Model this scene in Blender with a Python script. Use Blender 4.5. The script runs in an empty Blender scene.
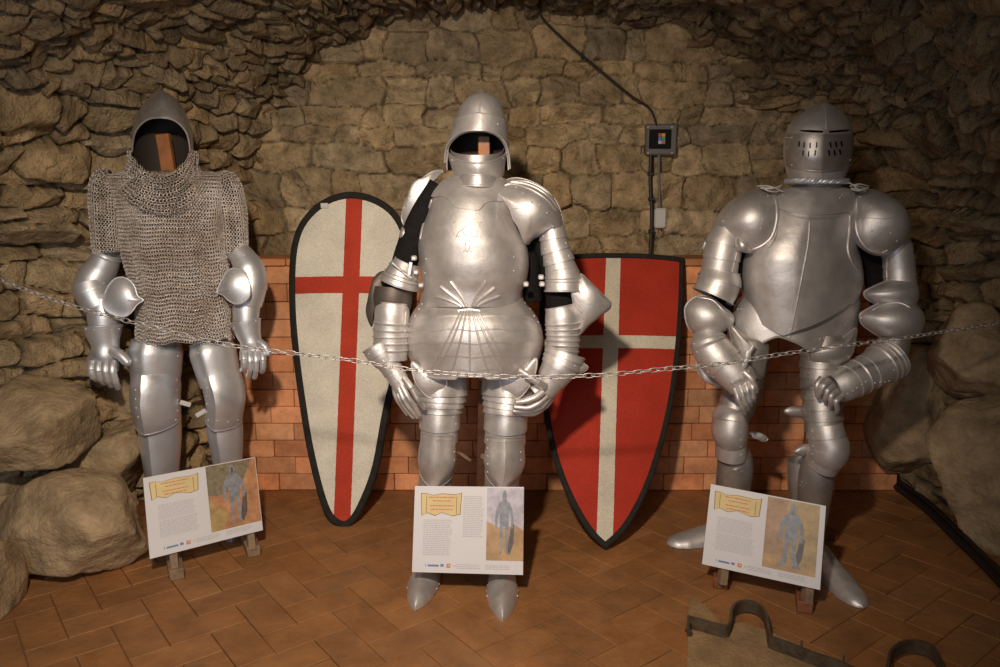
import bpy, math, random
import numpy as np
from mathutils import Vector
from mathutils.bvhtree import BVHTree

# ------------------------------------------------------------------ camera
F = 778.0
CAMZ = 1.45
TH = math.radians(10.0)
C = bpy.context.scene.collection
cam_d = bpy.data.cameras.new('camera'); cam_d.sensor_width = 36; cam_d.lens = F * 36 / 1000
cam = bpy.data.objects.new('camera', cam_d); C.objects.link(cam)
cam.location = (0, 0, CAMZ); cam.rotation_euler = (math.pi / 2 - TH, 0, 0)
cam_d.clip_start = 0.02
bpy.context.scene.camera = cam
sc = bpy.context.scene
# ------------------------------------------------------------------ world and light
w = bpy.data.worlds.new('world'); sc.world = w; w.use_nodes = True
w.node_tree.nodes['Background'].inputs[0].default_value = (1.0, .8, .6, 1)
w.node_tree.nodes['Background'].inputs[1].default_value = 0.02
def lamp(name, kind, loc, target, power, col, size=.1, **k):
    d = bpy.data.lights.new(name, kind); d.energy = power; d.color = col
    if kind == 'SPOT':
        d.shadow_soft_size = size; d.spot_size = math.radians(k['cone']); d.spot_blend = k['blend']
    elif kind == 'AREA':
        d.shape = 'RECTANGLE'; d.size = size; d.size_y = k.get('sy', size)
    else: d.shadow_soft_size = size
    o = bpy.data.objects.new(name, d); C.objects.link(o); o.location = loc
    o.rotation_euler = (Vector(target) - Vector(loc)).to_track_quat('-Z', 'Y').to_euler()
    return o
lamp('ceiling_spotlight', 'SPOT', (-.32, .35, 2.2), (-.38, 2.9, .74), 315, (1.0, .83, .65), .06, cone=88, blend=1.0)
lamp('daylight_from_doorway', 'AREA', (-.9, -.7, 1.15), (-1.2, 3.0, .30), 20, (.70, .83, 1.0), .9, sy=1.3)
lamp('added_fill_light', 'AREA', (.5, -.5, 2.05), (.2, 3.0, .7), 5, (1.0, .86, .70), 1.2, sy=.8)  # added soft fill above the camera, no such lamp known
sc.view_settings.view_transform = 'Standard'; sc.view_settings.look = 'None'
sc.view_settings.gamma = 1; sc.view_settings.use_curve_mapping = False
sc.view_settings.exposure = 0.0

# ------------------------------------------------------------------ projection helpers
CT, ST = math.cos(TH), math.sin(TH)
def D(px, py):
    u = (px - 500) / F; v = (333.5 - py) / F
    return np.array([u, CT + v * ST, -ST + v * CT])
CAM = np.array([0, 0, CAMZ])
def P(px, py, Y):
    d = D(px, py); return CAM + d * (Y / d[1])
def PZ(px, py, z=0.0):
    d = D(px, py); return CAM + d * ((z - CAMZ) / d[2])
def PLN(px, py, Yb, k):                       # plane Y = Yb + k z
    d = D(px, py); return CAM + d * ((Yb + k * CAMZ) / (d[1] - k * d[2]))
def mpp(py, Y): return P(501, py, Y)[0] - P(500, py, Y)[0]
random.seed(5); RS = np.random.RandomState(11)

# ------------------------------------------------------------------ numeric helpers
def pchip(x, y, xi):
    x = np.asarray(x, float); y = np.asarray(y, float); xi = np.clip(np.asarray(xi, float), x[0], x[-1])
    h = np.diff(x); dl = np.diff(y) / h
    m = np.zeros(len(x)); m[0] = dl[0]; m[-1] = dl[-1]
    for i in range(1, len(x) - 1):
        if dl[i-1] * dl[i] > 0:
            w1 = 2*h[i] + h[i-1]; w2 = h[i] + 2*h[i-1]
            m[i] = (w1 + w2) / (w1 / dl[i-1] + w2 / dl[i])
    k = np.clip(np.searchsorted(x, xi, side='right') - 1, 0, len(x) - 2)
    t = (xi - x[k]) / h[k]; t2 = t*t; t3 = t2*t
    return (2*t3-3*t2+1)*y[k] + (t3-2*t2+t)*h[k]*m[k] + (-2*t3+3*t2)*y[k+1] + (t3-t2)*h[k]*m[k+1]
def cr(pts, n=6, closed=False):
    p = np.asarray(pts, float); N = len(p); out = []
    segs = N if closed else N - 1
    for i in range(segs):
        p0 = p[(i-1) % N] if closed or i > 0 else p[0]
        p1 = p[i]; p2 = p[(i+1) % N]
        p3 = p[(i+2) % N] if closed or i + 2 < N else p[-1]
        for k in range(n):
            t = k / n
            out.append(.5*((2*p1) + (-p0+p2)*t + (2*p0-5*p1+4*p2-p3)*t*t + (-p0+3*p1-3*p2+p3)*t**3))
    if not closed: out.append(p[-1])
    return np.array(out)
def _h(i, j, seed):
    n = (i.astype(np.int64) * 374761393 + j.astype(np.int64) * 668265263 + seed * 1442695041) & 0xffffffff
    n = ((n ^ (n >> 13)) * 1274126177) & 0xffffffff
    return ((n ^ (n >> 16)) & 0xffffff) / float(0xffffff)
def vnoise(x, y, seed):
    i = np.floor(x); j = np.floor(y); a = x - i; b = y - j
    a = a*a*(3-2*a); b = b*b*(3-2*b)
    return (_h(i, j, seed)*(1-a)+_h(i+1, j, seed)*a)*(1-b) + (_h(i, j+1, seed)*(1-a)+_h(i+1, j+1, seed)*a)*b
def fbm(x, y, sc_, octv, seed):
    r = 0; a = 1; tot = 0
    for o in range(octv):
        r = r + a * (vnoise(x*sc_, y*sc_, seed+o*17) - .5); tot += a; a *= .5; sc_ *= 2.03
    return r / tot * 2

# ------------------------------------------------------------------ mesh builder
class MB:
    def __init__(s): s.v = []; s.f = []; s.m = []; s.n = 0
    def add(s, V, Fc, mi=0):
        V = np.asarray(V, float).reshape(-1, 3); s.v.append(V)
        n = s.n; s.f += [tuple(int(i) + n for i in f) for f in Fc]; s.m += [mi]*len(Fc); s.n += len(V)
    def V(s): return np.concatenate(s.v)
    def bvh(s): return BVHTree.FromPolygons([tuple(v) for v in s.V()], s.f)
    def build(s, name, mats, parent=None, origin=(0, 0, 0), angle=38, flat=False):
        me = bpy.data.meshes.new(name)
        me.from_pydata([tuple(v) for v in (s.V() - np.array(origin))], [], s.f)
        if not isinstance(mats, (list, tuple)): mats = [mats]
        for m in mats: me.materials.append(m)
        me.polygons.foreach_set('material_index', s.m)
        me.polygons.foreach_set('use_smooth', [not flat]*len(s.f))
        me.update()
        if not flat: me.set_sharp_from_angle(angle=math.radians(angle))
        o = bpy.data.objects.new(name, me); C.objects.link(o)
        if parent: o.parent = parent
        else: o.location = origin
        return o
def gridf(nr, nc, wrap=True, off=0, flip=False):
    f = []
    for r in range(nr-1):
        for c in range(nc if wrap else nc-1):
            a = r*nc+c; b = r*nc+(c+1) % nc; q = (a+off, b+off, b+nc+off, a+nc+off)
            f.append(q[::-1] if flip else q)
    return f
def fastmesh(name, V, Q, mats, parent=None, tint=None, mi=None, smooth=True, origin=(0,0,0)):
    me = bpy.data.meshes.new(name); V = np.asarray(V, np.float32) - np.array(origin, np.float32)
    me.vertices.add(len(V)); me.vertices.foreach_set('co', V.ravel())
    n = len(Q); me.loops.add(n*4); me.loops.foreach_set('vertex_index', np.asarray(Q, np.int32).ravel())
    me.polygons.add(n); me.polygons.foreach_set('loop_start', np.arange(0, n*4, 4, dtype=np.int32))
    me.polygons.foreach_set('loop_total', np.full(n, 4, np.int32))
    me.polygons.foreach_set('use_smooth', np.full(n, smooth))
    for m in (mats if isinstance(mats, (list, tuple)) else [mats]): me.materials.append(m)
    if mi is not None: me.polygons.foreach_set('material_index', mi)
    if tint is not None:
        a = me.attributes.new('tint', 'FLOAT_COLOR', 'POINT')
        col = np.ones((len(V), 4), np.float32); col[:, :3] = tint; a.data.foreach_set('color', col.ravel())
    me.update(); me.validate()
    o = bpy.data.objects.new(name, me); C.objects.link(o)
    if parent: o.parent = parent
    else: o.location = origin
    return o
def gq(nr, nc):
    a = np.arange(nr*nc).reshape(nr, nc)
    return np.stack([a[:-1, :-1], a[:-1, 1:], a[1:, 1:], a[1:, :-1]], -1).reshape(-1, 4)
def tag(o, label, cat, group=None, kind=None):
    if label: o['label'] = label
    if cat: o['category'] = cat
    if group: o['group'] = group
    if kind: o['kind'] = kind
    return o
def thing(name, loc, label, cat, group=None):
    o = bpy.data.objects.new(name, None); C.objects.link(o); o.location = tuple(loc); o.empty_display_size = .1
    return tag(o, label, cat, group)
def root_of(o):
    while o.parent: o = o.parent
    return o

# ------------------------------------------------------------------ shape helpers
def frame(T):
    T = T/np.linalg.norm(T); s = np.cross(T, [0, 1, 0])
    if np.linalg.norm(s) < .2: s = np.cross(T, [0, 0, 1])
    s = s/np.linalg.norm(s); d = np.cross(s, T); return s, d/np.linalg.norm(d)
def pipe(mb, pts, r, nc=8, mi=0, closed=False, cap=True):
    p = np.asarray(pts, float); n = len(p); r = np.broadcast_to(np.asarray(r, float), (n,))
    V = []; ps = None
    for i in range(n):
        a = p[(i-1) % n] if closed or i > 0 else p[i]; b = p[(i+1) % n] if closed or i < n-1 else p[i]
        T = b - a; T = T/(np.linalg.norm(T)+1e-12)
        if ps is None: s, d = frame(T)
        else:
            s = ps - T*np.dot(ps, T); s = s/(np.linalg.norm(s)+1e-12); d = np.cross(s, T)
        ps = s
        for k in range(nc):
            q = 2*math.pi*k/nc; V.append(p[i] + r[i]*(s*math.cos(q) + d*math.sin(q)))
    f = gridf(n, nc)
    if closed:
        f += [((n-1)*nc+c, (n-1)*nc+(c+1) % nc, (c+1) % nc, c) for c in range(nc)]
    elif cap:
        f.append(tuple(range(nc))[::-1]); f.append(tuple(range((n-1)*nc, n*nc)))
    mb.add(V, f, mi)
def limb(mb, pts, nseg=36, nc=30, e=2.0, lames=None, amp=.07, caps=(1, 1), rim=(0, 0), keel=0, mi=0, ratio=1.0, beads=(), lin=False):
    Cn = np.array([P(p[0], p[1], p[2]) for p in pts])
    R = np.array([p[3]*mpp(p[1], p[2]) for p in pts])
    RT = np.array([p[4] if len(p) > 4 else ratio for p in pts])
    L = np.concatenate([[0], np.cumsum(np.linalg.norm(np.diff(Cn, axis=0), axis=1))]); L /= L[-1]
    ts = set(np.linspace(0, 1, nseg))
    if isinstance(lames, int): lames = [i/lames for i in range(1, lames)]
    st = sorted(lames) if lames else []
    for t in st: ts.add(t-1.2e-3); ts.add(t+1.2e-3)
    for b in beads:
        for q in (-.02, -.01, 0, .01, .02): ts.add(min(max(b+q, 0), 1))
    ts = np.array(sorted(ts))
    ip = (lambda y: np.interp(ts, L, y)) if lin else (lambda y: pchip(L, y, ts))
    cc = np.stack([ip(Cn[:, k]) for k in range(3)], 1); rr = ip(R); rt = ip(RT)
    if st:
        bd = [0]+st+[1]
        for i in range(len(ts)):
            k = max(j for j in range(len(bd)-1) if ts[i] >= bd[j])
            rr[i] *= 1 + amp*(ts[i]-bd[k])/(bd[k+1]-bd[k])
    for b in beads: rr += .0045*np.exp(-((ts-b)/.011)**2)
    q = np.linspace(0, 2*math.pi, nc, endpoint=False)
    cs, sn = np.cos(q), np.sin(q)
    cx = np.sign(sn)*np.abs(sn)**(2/e); cy = np.sign(cs)*np.abs(cs)**(2/e)
    kf = np.where(cs > 0, 1 + keel*np.clip(1-np.abs(sn)*1.2, 0, 1), 1)
    rings = []; axes = []
    n = len(ts)
    for i in range(n):
        T = cc[min(i+1, n-1)] - cc[max(i-1, 0)]; s, d = frame(T)
        if d[1] > 0: d = -d
        axes.append((T/np.linalg.norm(T), s, d))
        rings.append(cc[i] + rr[i]*(np.outer(cx, s) + np.outer(cy*kf*rt[i], d)))
    def inner(i, sgn):
        T, s, d = axes[i]; o = []
        for (f_, dd) in ((.93, 0), (.9, .02), (.86, .03)):
            o.append(cc[i] + sgn*T*dd + rr[i]*f_*(np.outer(cx, s)+np.outer(cy*kf*rt[i], d)))
        return o
    if caps[0]: rings = inner(0, 1)[::-1] + rings
    if caps[1]: rings = rings + inner(n-1, -1)
    V = np.concatenate(rings); f = gridf(len(rings), nc)
    f.append(tuple(range(nc))[::-1]); f.append(tuple(range((len(rings)-1)*nc, len(rings)*nc)))
    mb.add(V, f, mi)
    o = len(inner(0, 1)) if caps[0] else 0
    if rim[0]: pipe(mb, rings[o], rim[0], 6, mi, closed=True)
    if rim[1]: pipe(mb, rings[o+n-1], rim[1], 6, mi, closed=True)
    return rings[o:o+n]
def dome(mb, out, Y, bf, bb=None, n=9, power=.5, mi=0, thin=None, k=5, rim=0, closed_cr=True, tilt=(0, 0)):
    """plate or shell with a given outline, swelling towards the room; entries (px, py[, dY])"""
    o3 = [(p[0], p[1], p[2] if len(p) > 2 else 0) for p in out]
    o = cr(o3, k, True) if closed_cr else np.array(o3)
    cx, cy = o[:, 0].mean(), o[:, 1].mean()
    O = np.array([P(a, b, Y + c + tilt[0]*(a-cx) + tilt[1]*(b-cy)) for a, b, c in o])
    c = O.mean(0); N = len(O); rings = []
    ss = [math.sin(i/n*math.pi/2) for i in range(1, n+1)]
    q_ = O - c; sx_, sz_ = np.std(q_[:, 0])*1.414, np.std(q_[:, 2])*1.414; an = np.arctan2(q_[:, 2]/sz_, q_[:, 0]/sx_)
    EL = c + np.stack([np.cos(an)*sx_, q_[:, 1]*0, np.sin(an)*sz_], 1)
    def surf(bl, off=0):
        V = [c + [0, -bl - off, 0]]
        for s in ss:
            r = c + (O*s**2.6 + EL*(1-s**2.6) - c)*s; r[:, 1] -= bl*(max(0, 1-s*s))**power + off; V += list(r)
        return V
    fr = surf(bf); f = [(0, 1+i, 1+(i+1) % N) for i in range(N)]
    for k_ in range(n-1):
        a = 1+k_*N; f += [(a+i, a+N+i, a+N+(i+1) % N, a+(i+1) % N) for i in range(N)]
    m = len(fr)
    bk = surf(bf - 0.0, -thin) if thin else surf(-(bb if bb is not None else .3*bf))
    f2 = [tuple(x+m for x in q[::-1]) for q in f]
    V = fr + bk; f = f + f2; a = 1+(n-1)*N
    f += [(a+i, a+m+i, a+m+(i+1) % N, a+(i+1) % N) for i in range(N)]
    mb.add(V, f, mi)
    if rim: pipe(mb, O + [0, -.001, 0], rim, 6, mi, closed=True)
def sil_at(sil, Y, py):
    s = np.array(sil, float); a = [pchip(s[:, 0], s[:, k], py) for k in range(1, 5)]
    return a
def shell(mb, sil, Y, top=None, bot=None, az=(-180, 180), nc=84, nr=44, e=2.15, th=.004, keel=0, bump=None, mi=0, rim=0, kx=0, lid=None, inner_shade=False):
    """lofted hollow shell from a silhouette table (py, left, right, front depth, back depth)"""
    full = abs(az[1]-az[0]) >= 359
    A = np.radians(np.linspace(az[0], az[1], nc, endpoint=not full))
    tf = top if callable(top) else (lambda a: sil[0][0] if top is None else top)
    bf_ = bot if callable(bot) else (lambda a: sil[-1][0] if bot is None else bot)
    T = np.array([tf(math.degrees(a)) for a in A]); B = np.array([bf_(math.degrees(a)) for a in A])
    t = np.linspace(0, 1, nr)
    if sil[0][2]-sil[0][1] < 6: t = t**1.6
    PY = T[None]*(1-t[:, None]) + B[None]*t[:, None]
    xl, xr, df, db = [v.reshape(PY.shape) for v in sil_at(sil, Y, PY.ravel())]
    vv = (333.5-PY)/F; slope = (-ST + vv*CT)/(CT + vv*ST)
    m = np.array([mpp(y, Y) for y in PY.ravel()]).reshape(PY.shape)
    xc = ((xl+xr)/2-500)*m; rx = (xr-xl)/2*m
    s = np.sin(A)[None]; c = np.cos(A)[None]
    ux = np.sign(s)*np.abs(s)**(2/e); uy = np.sign(c)*np.abs(c)**(2/e)
    kk = np.where(c > 0, keel*np.clip(1-np.abs(ux-kx)/(.8), 0, 1), 0)
    def surf(off):
        bp = 0 if bump is None else bump(np.degrees(A)[None]+0*PY, PY)
        ex = rx - off + bp
        X = (xc + np.maximum(ex, 0)*ux)*(Y - np.where(c > 0, df*uy, 0))/Y
        z = CAMZ + slope*(Y - np.where(c > 0, df*uy, 0))
        Yy = Y - np.where(c > 0, np.maximum(df - off + bp, 0), np.maximum(db - off + bp, 0))*uy - kk
        return np.stack([X, Yy + 0*z, z - (off if 0 else 0)], -1)
    S0 = surf(0); S1 = surf(th)
    V = np.concatenate([S0.reshape(-1, 3), S1.reshape(-1, 3)]); n = nr*nc
    f = gridf(nr, nc, full, 0, True)
    fi = gridf(nr, nc, full, n) if inner_shade else []
    if not inner_shade: f += gridf(nr, nc, full, n)
    cols = range(nc if full else nc-1)
    for cc_ in cols:
        d_ = (cc_+1) % nc
        f.append(((nr-1)*nc+cc_, (nr-1)*nc+d_, n+(nr-1)*nc+d_, n+(nr-1)*nc+cc_))
        f.append((cc_, n+cc_, n+d_, d_))
    if not full:
        for r in range(nr-1):
            f.append((r*nc, (r+1)*nc, n+(r+1)*nc, n+r*nc)); a = r*nc+nc-1
            f.append((a, n+a, n+a+nc, a+nc))
    if lid is not None:
        k = int(lid*(nr-1)); f.append(tuple(n+k*nc+i for i in range(nc)))
    mb.add(V, f + fi, mi)
    if fi: mb.m[-len(fi):] = [1]*len(fi)
    if rim:
        pipe(mb, S0[-1], rim, 6, mi, closed=full)
    return S0
def cast(bvh, px, py, off=0.0):
    d = Vector(D(px, py)).normalized(); loc, nrm, i, t = bvh.ray_cast(Vector(CAM), d)
    if loc is None: return None, None
    if nrm.dot(d) > 0: nrm = -nrm
    return np.array(loc + nrm*off), np.array(nrm)
def rivets(mb, bvh, pts, r=.0036, mi=0):
    for (x, y) in pts:
        p, n = cast(bvh, x, y)
        if p is None: continue
        s = np.cross(n, [.3, .2, 1]); s /= np.linalg.norm(s); d = np.cross(n, s)
        V = []
        for (rr, hh) in ((1, 0), (.85, .5), (.5, .85)):
            for k in range(8):
                q = 2*math.pi*k/8; V.append(p + r*(rr*(s*math.cos(q)+d*math.sin(q)) + n*hh))
        V.append(p + n*r)
        f = gridf(3, 8); f += [(16+k, 16+(k+1) % 8, 24) for k in range(8)]
        mb.add(V, f, mi)
def line(a, b, n): return [(a[0]+(b[0]-a[0])*i/(n-1), a[1]+(b[1]-a[1])*i/(n-1)) for i in range(n)]
def ridge(mb, bvh, pts, r=.003, mi=0, n=8, off=0):
    q = []
    for x, y in cr(pts, n):
        p, nn = cast(bvh, x, y, off)
        if p is not None: q.append(p)
    # drop depth jumps
    o = [q[0]] if q else []
    for a in q[1:]:
        if np.linalg.norm(a-o[-1]) < .06 and np.linalg.norm(a-o[-1]) > 1e-5: o.append(a)
    if len(o) > 2:
        rr = np.full(len(o), r); rr[0] = rr[-1] = r*.3; pipe(mb, o, rr, 7, mi)
def patch(mb, bvh, out, off=.003, th=.004, n=8, mi=0, k=5, rim=0, sharp=False):
    o = np.array(out, float) if sharp else cr(out, k, True)
    if sharp:
        q = []
        for i in range(len(o)):
            for t in range(4): q.append(o[i]+(o[(i+1) % len(o)]-o[i])*t/4)
        o = np.array(q)
    c = o.mean(0); N = len(o); f = []; Vt = []; Vb = []; last = None
    for s in [0]+[i/n for i in range(1, n+1)]:
        for i in range(N if s > 0 else 1):
            x, y = c+(o[i]-c)*s
            p, nn = cast(bvh, x, y)
            if p is None: p, nn = last if last else (P(x, y, 3), np.array([0, -1, 0]))
            last = (p, nn); Vt.append(p+nn*(off+th)); Vb.append(p+nn*off*.2)
    f = [(0, 1+(i+1) % N, 1+i) for i in range(N)]
    for k_ in range(n-1):
        a = 1+k_*N; f += [(a+i, a+(i+1) % N, a+N+(i+1) % N, a+N+i) for i in range(N)]
    m = len(Vt); a = 1+(n-1)*N
    f += [(a+i, a+(i+1) % N, a+m+(i+1) % N, a+m+i) for i in range(N)]
    mb.add(Vt+Vb, f, mi)
    if rim: pipe(mb, np.array(Vt[a:a+N]), rim, 6, mi, closed=True)
def box(mb, c, s, rot=None, bev=.003, mi=0):
    c = np.array(c, float); h = np.array(s, float)/2; b = min(bev, h.min()*.45); V = []
    idx = {}
    def R(v): return c + (rot @ v if rot is not None else v)
    for sx in (-1, 1):
        for sy in (-1, 1):
            for sz in (-1, 1):
                for ax in range(3):
                    v = np.array([sx*(h[0]-b), sy*(h[1]-b), sz*(h[2]-b)]); v[ax] += (sx, sy, sz)[ax]*b
                    idx[(sx, sy, sz, ax)] = len(V); V.append(R(v))
    f = []
    S = (-1, 1)
    for ax in range(3):
        o = [i for i in range(3) if i != ax]
        for sg in S:
            q = []
            for (a, b_) in ((-1, -1), (1, -1), (1, 1), (-1, 1)):
                k = [0]*3; k[ax] = sg; k[o[0]] = a; k[o[1]] = b_; q.append(idx[(*k, ax)])
            if (sg > 0) == (ax == 1): q = q[::-1]
            f.append(tuple(q))
    for ax in range(3):
        o = [i for i in range(3) if i != ax]
        for a in S:
            for b_ in S:
                k0 = [0]*3; k0[o[0]] = a; k0[o[1]] = b_; k1 = list(k0); k0[ax] = -1; k1[ax] = 1
                f.append((idx[(*k0, o[0])], idx[(*k1, o[0])], idx[(*k1, o[1])], idx[(*k0, o[1])]))
    for k, v in [((x, y, z), 0) for x in S for y in S for z in S]:
        f.append((idx[(*k, 0)], idx[(*k, 1)], idx[(*k, 2)]))
    mb.add(V, f, mi)
def beam(mb, a, b, wd, ht, mi=0, bev=.003):
    a = np.array(a, float); b = np.array(b, float); L = np.linalg.norm(b-a); x = (b-a)/L
    up = np.array([0, 0, 1.]) if abs(x[2]) < .9 else np.array([0, 1., 0])
    y = np.cross(up, x); y /= np.linalg.norm(y); z = np.cross(x, y)
    box(mb, (a+b)/2, (L, wd, ht), np.stack([x, y, z], 1), bev, mi)

# ------------------------------------------------------------------ materials
def mat(name, base=(.5, .5, .5), rough=.5, metal=0, noise=None, bump=None, attr=False, spec=.5, rvar=0):
    m = bpy.data.materials.new(name); m.use_nodes = True; nt = m.node_tree; N = nt.nodes; L = nt.links
    b = N['Principled BSDF']; b.inputs['Roughness'].default_value = rough; b.inputs['Metallic'].default_value = metal
    b.inputs['Specular IOR Level'].default_value = spec
    b.inputs['Base Color'].default_value = (*base, 1)
    tc = N.new('ShaderNodeTexCoord'); col = None
    if noise:
        nz = N.new('ShaderNodeTexNoise'); nz.inputs['Scale'].default_value = noise[0]; nz.inputs['Detail'].default_value = 6
        nz.inputs['Roughness'].default_value = .65
        L.new(tc.outputs['Object'], nz.inputs['Vector'])
        rp = N.new('ShaderNodeValToRGB'); L.new(nz.outputs['Fac'], rp.inputs['Fac'])
        rp.color_ramp.elements[0].position = .3; rp.color_ramp.elements[1].position = .7
        rp.color_ramp.elements[0].color = (*[x*(1-noise[1]) for x in base], 1)
        rp.color_ramp.elements[1].color = (*[min(1, x*(1+noise[1])) for x in (noise[2] if len(noise) > 2 else base)], 1)
        col = rp.outputs['Color']
        if rvar:
            mr = N.new('ShaderNodeMapRange'); L.new(nz.outputs['Fac'], mr.inputs['Value'])
            mr.inputs['To Min'].default_value = rough-rvar; mr.inputs['To Max'].default_value = rough+rvar
            L.new(mr.outputs[0], b.inputs['Roughness'])
    if attr:
        at = N.new('ShaderNodeAttribute'); at.attribute_name = 'tint'
        if col is None: L.new(at.outputs['Color'], b.inputs['Base Color'])
        else:
            mx = N.new('ShaderNodeMix'); mx.data_type = 'RGBA'; mx.blend_type = 'MULTIPLY'; mx.inputs['Factor'].default_value = 1
            L.new(col, mx.inputs[6]); L.new(at.outputs['Color'], mx.inputs[7]); col = mx.outputs[2]
    if col is not None: L.new(col, b.inputs['Base Color'])
    if bump:
        hsum = None
        for (s_, d_) in bump:
            n2 = N.new('ShaderNodeTexNoise'); n2.inputs['Scale'].default_value = s_; n2.inputs['Detail'].default_value = 5
            L.new(tc.outputs['Object'], n2.inputs['Vector'])
            bp = N.new('ShaderNodeBump'); bp.inputs['Distance'].default_value = d_; bp.inputs['Strength'].default_value = 1
            L.new(n2.outputs['Fac'], bp.inputs['Height'])
            if hsum: L.new(hsum, bp.inputs['Normal'])
            hsum = bp.outputs['Normal']
        L.new(hsum, b.inputs['Normal'])
    return m
M = {}
M['steel'] = mat('brushed_steel', (.66, .63, .62), .50, .72, (14, .13), [(220, .0005), (30, .0012)], rvar=.10)
M['steel_cool'] = mat('bright_steel', (.70, .71, .74), .48, .75, (9, .08), [(200, .0004), (24, .001)], rvar=.08)
M['steel_dark'] = mat('burnished_steel', (.46, .43, .41), .48, .75, (14, .16), [(200, .0005), (26, .0014)], rvar=.10)
M['steel_shaded'] = mat('shaded_steel', (.13, .105, .09), .55, .6, (14, .2), [(200, .0005)])  # steel darkened to stand for the shade around the centre suit's left elbow
M['mail'] = mat('mail_rings', (.60, .49, .40), .42, .8, (7, .12, (.76, .72, .69)))
M['inner_shade'] = mat('shaded_inside', (.035, .026, .02), .75, .2)  # inner helmet faces coloured dark for the shade inside
M['rivet'] = mat('polished_rivets', (.8, .78, .75), .28, 1)
M['brass'] = mat('brass', (.55, .38, .14), .4, 1, (30, .2))
M['fabric'] = mat('dark_arming_cloth', (.012, .011, .011), .95, 0, (60, .3), [(150, .001)], spec=.1)
M['leather'] = mat('dark_leather', (.022, .019, .017), .85, 0, (40, .3), [(90, .001)], spec=.2)
M['black'] = mat('slit_shade', (.004, .004, .004), .9, spec=.05)  # flat black patches stand for the dark inside the helmet slits
M['wood'] = mat('varnished_wood', (.30, .115, .035), .45, 0, (12, .35), [(60, .001)])
M['wood_shaded'] = mat('shaded_wood', (.09, .035, .015), .6, 0, (12, .35), [(60, .001)])  # lower pole's wood darkened for the shade between the legs
M['wood_pale'] = mat('rough_timber', (.23, .15, .09), .75, 0, (20, .35), [(70, .002)])
M['wood_red'] = mat('red_stained_timber', (.20, .07, .03), .7, 0, (20, .3), [(70, .002)])
M['stone_side'] = mat('rubble_stone', (.33, .235, .125), .88, 0, (9, .38, (.40, .29, .165)), [(24, .03), (90, .010), (260, .003)], attr=True, spec=.3)
M['stone_back'] = mat('dressed_rubble_stone', (.30, .215, .115), .85, 0, (14, .38, (.36, .265, .155)), [(18, .03), (70, .010), (220, .003)], attr=True, spec=.3)
M['boulder'] = mat('boulder_stone', (.29, .20, .11), .85, 0, (8, .35, (.40, .29, .17)), [(12, .014), (60, .007), (200, .003)], spec=.3)
M['brick'] = mat('terracotta_brick', (.85, .85, .85), .8, 0, (18, .25), [(60, .003), (160, .0015)], attr=True, spec=.3)
M['tile'] = mat('terracotta_floor_tile', (.85, .85, .85), .52, 0, (7, .30), [(35, .003), (150, .001)], attr=True, spec=.35)
M['earth'] = mat('earth_joint', (.24, .115, .045), .95)
M['iron'] = mat('blackened_iron', (.10, .07, .045), .6, .4, (30, .4), [(70, .002)])
M['cable'] = mat('black_cable', (.012, .011, .010), .55)
M['plastic'] = mat('white_plastic', (.55, .53, .50), .45)
M['greyplastic'] = mat('grey_plastic', (.13, .125, .12), .5)
M['screen'] = mat('smoked_window', (.012, .012, .014), .15)
M['paper'] = mat('printed_board', (.62, .60, .62), .45, 0, (3, .04))

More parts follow.
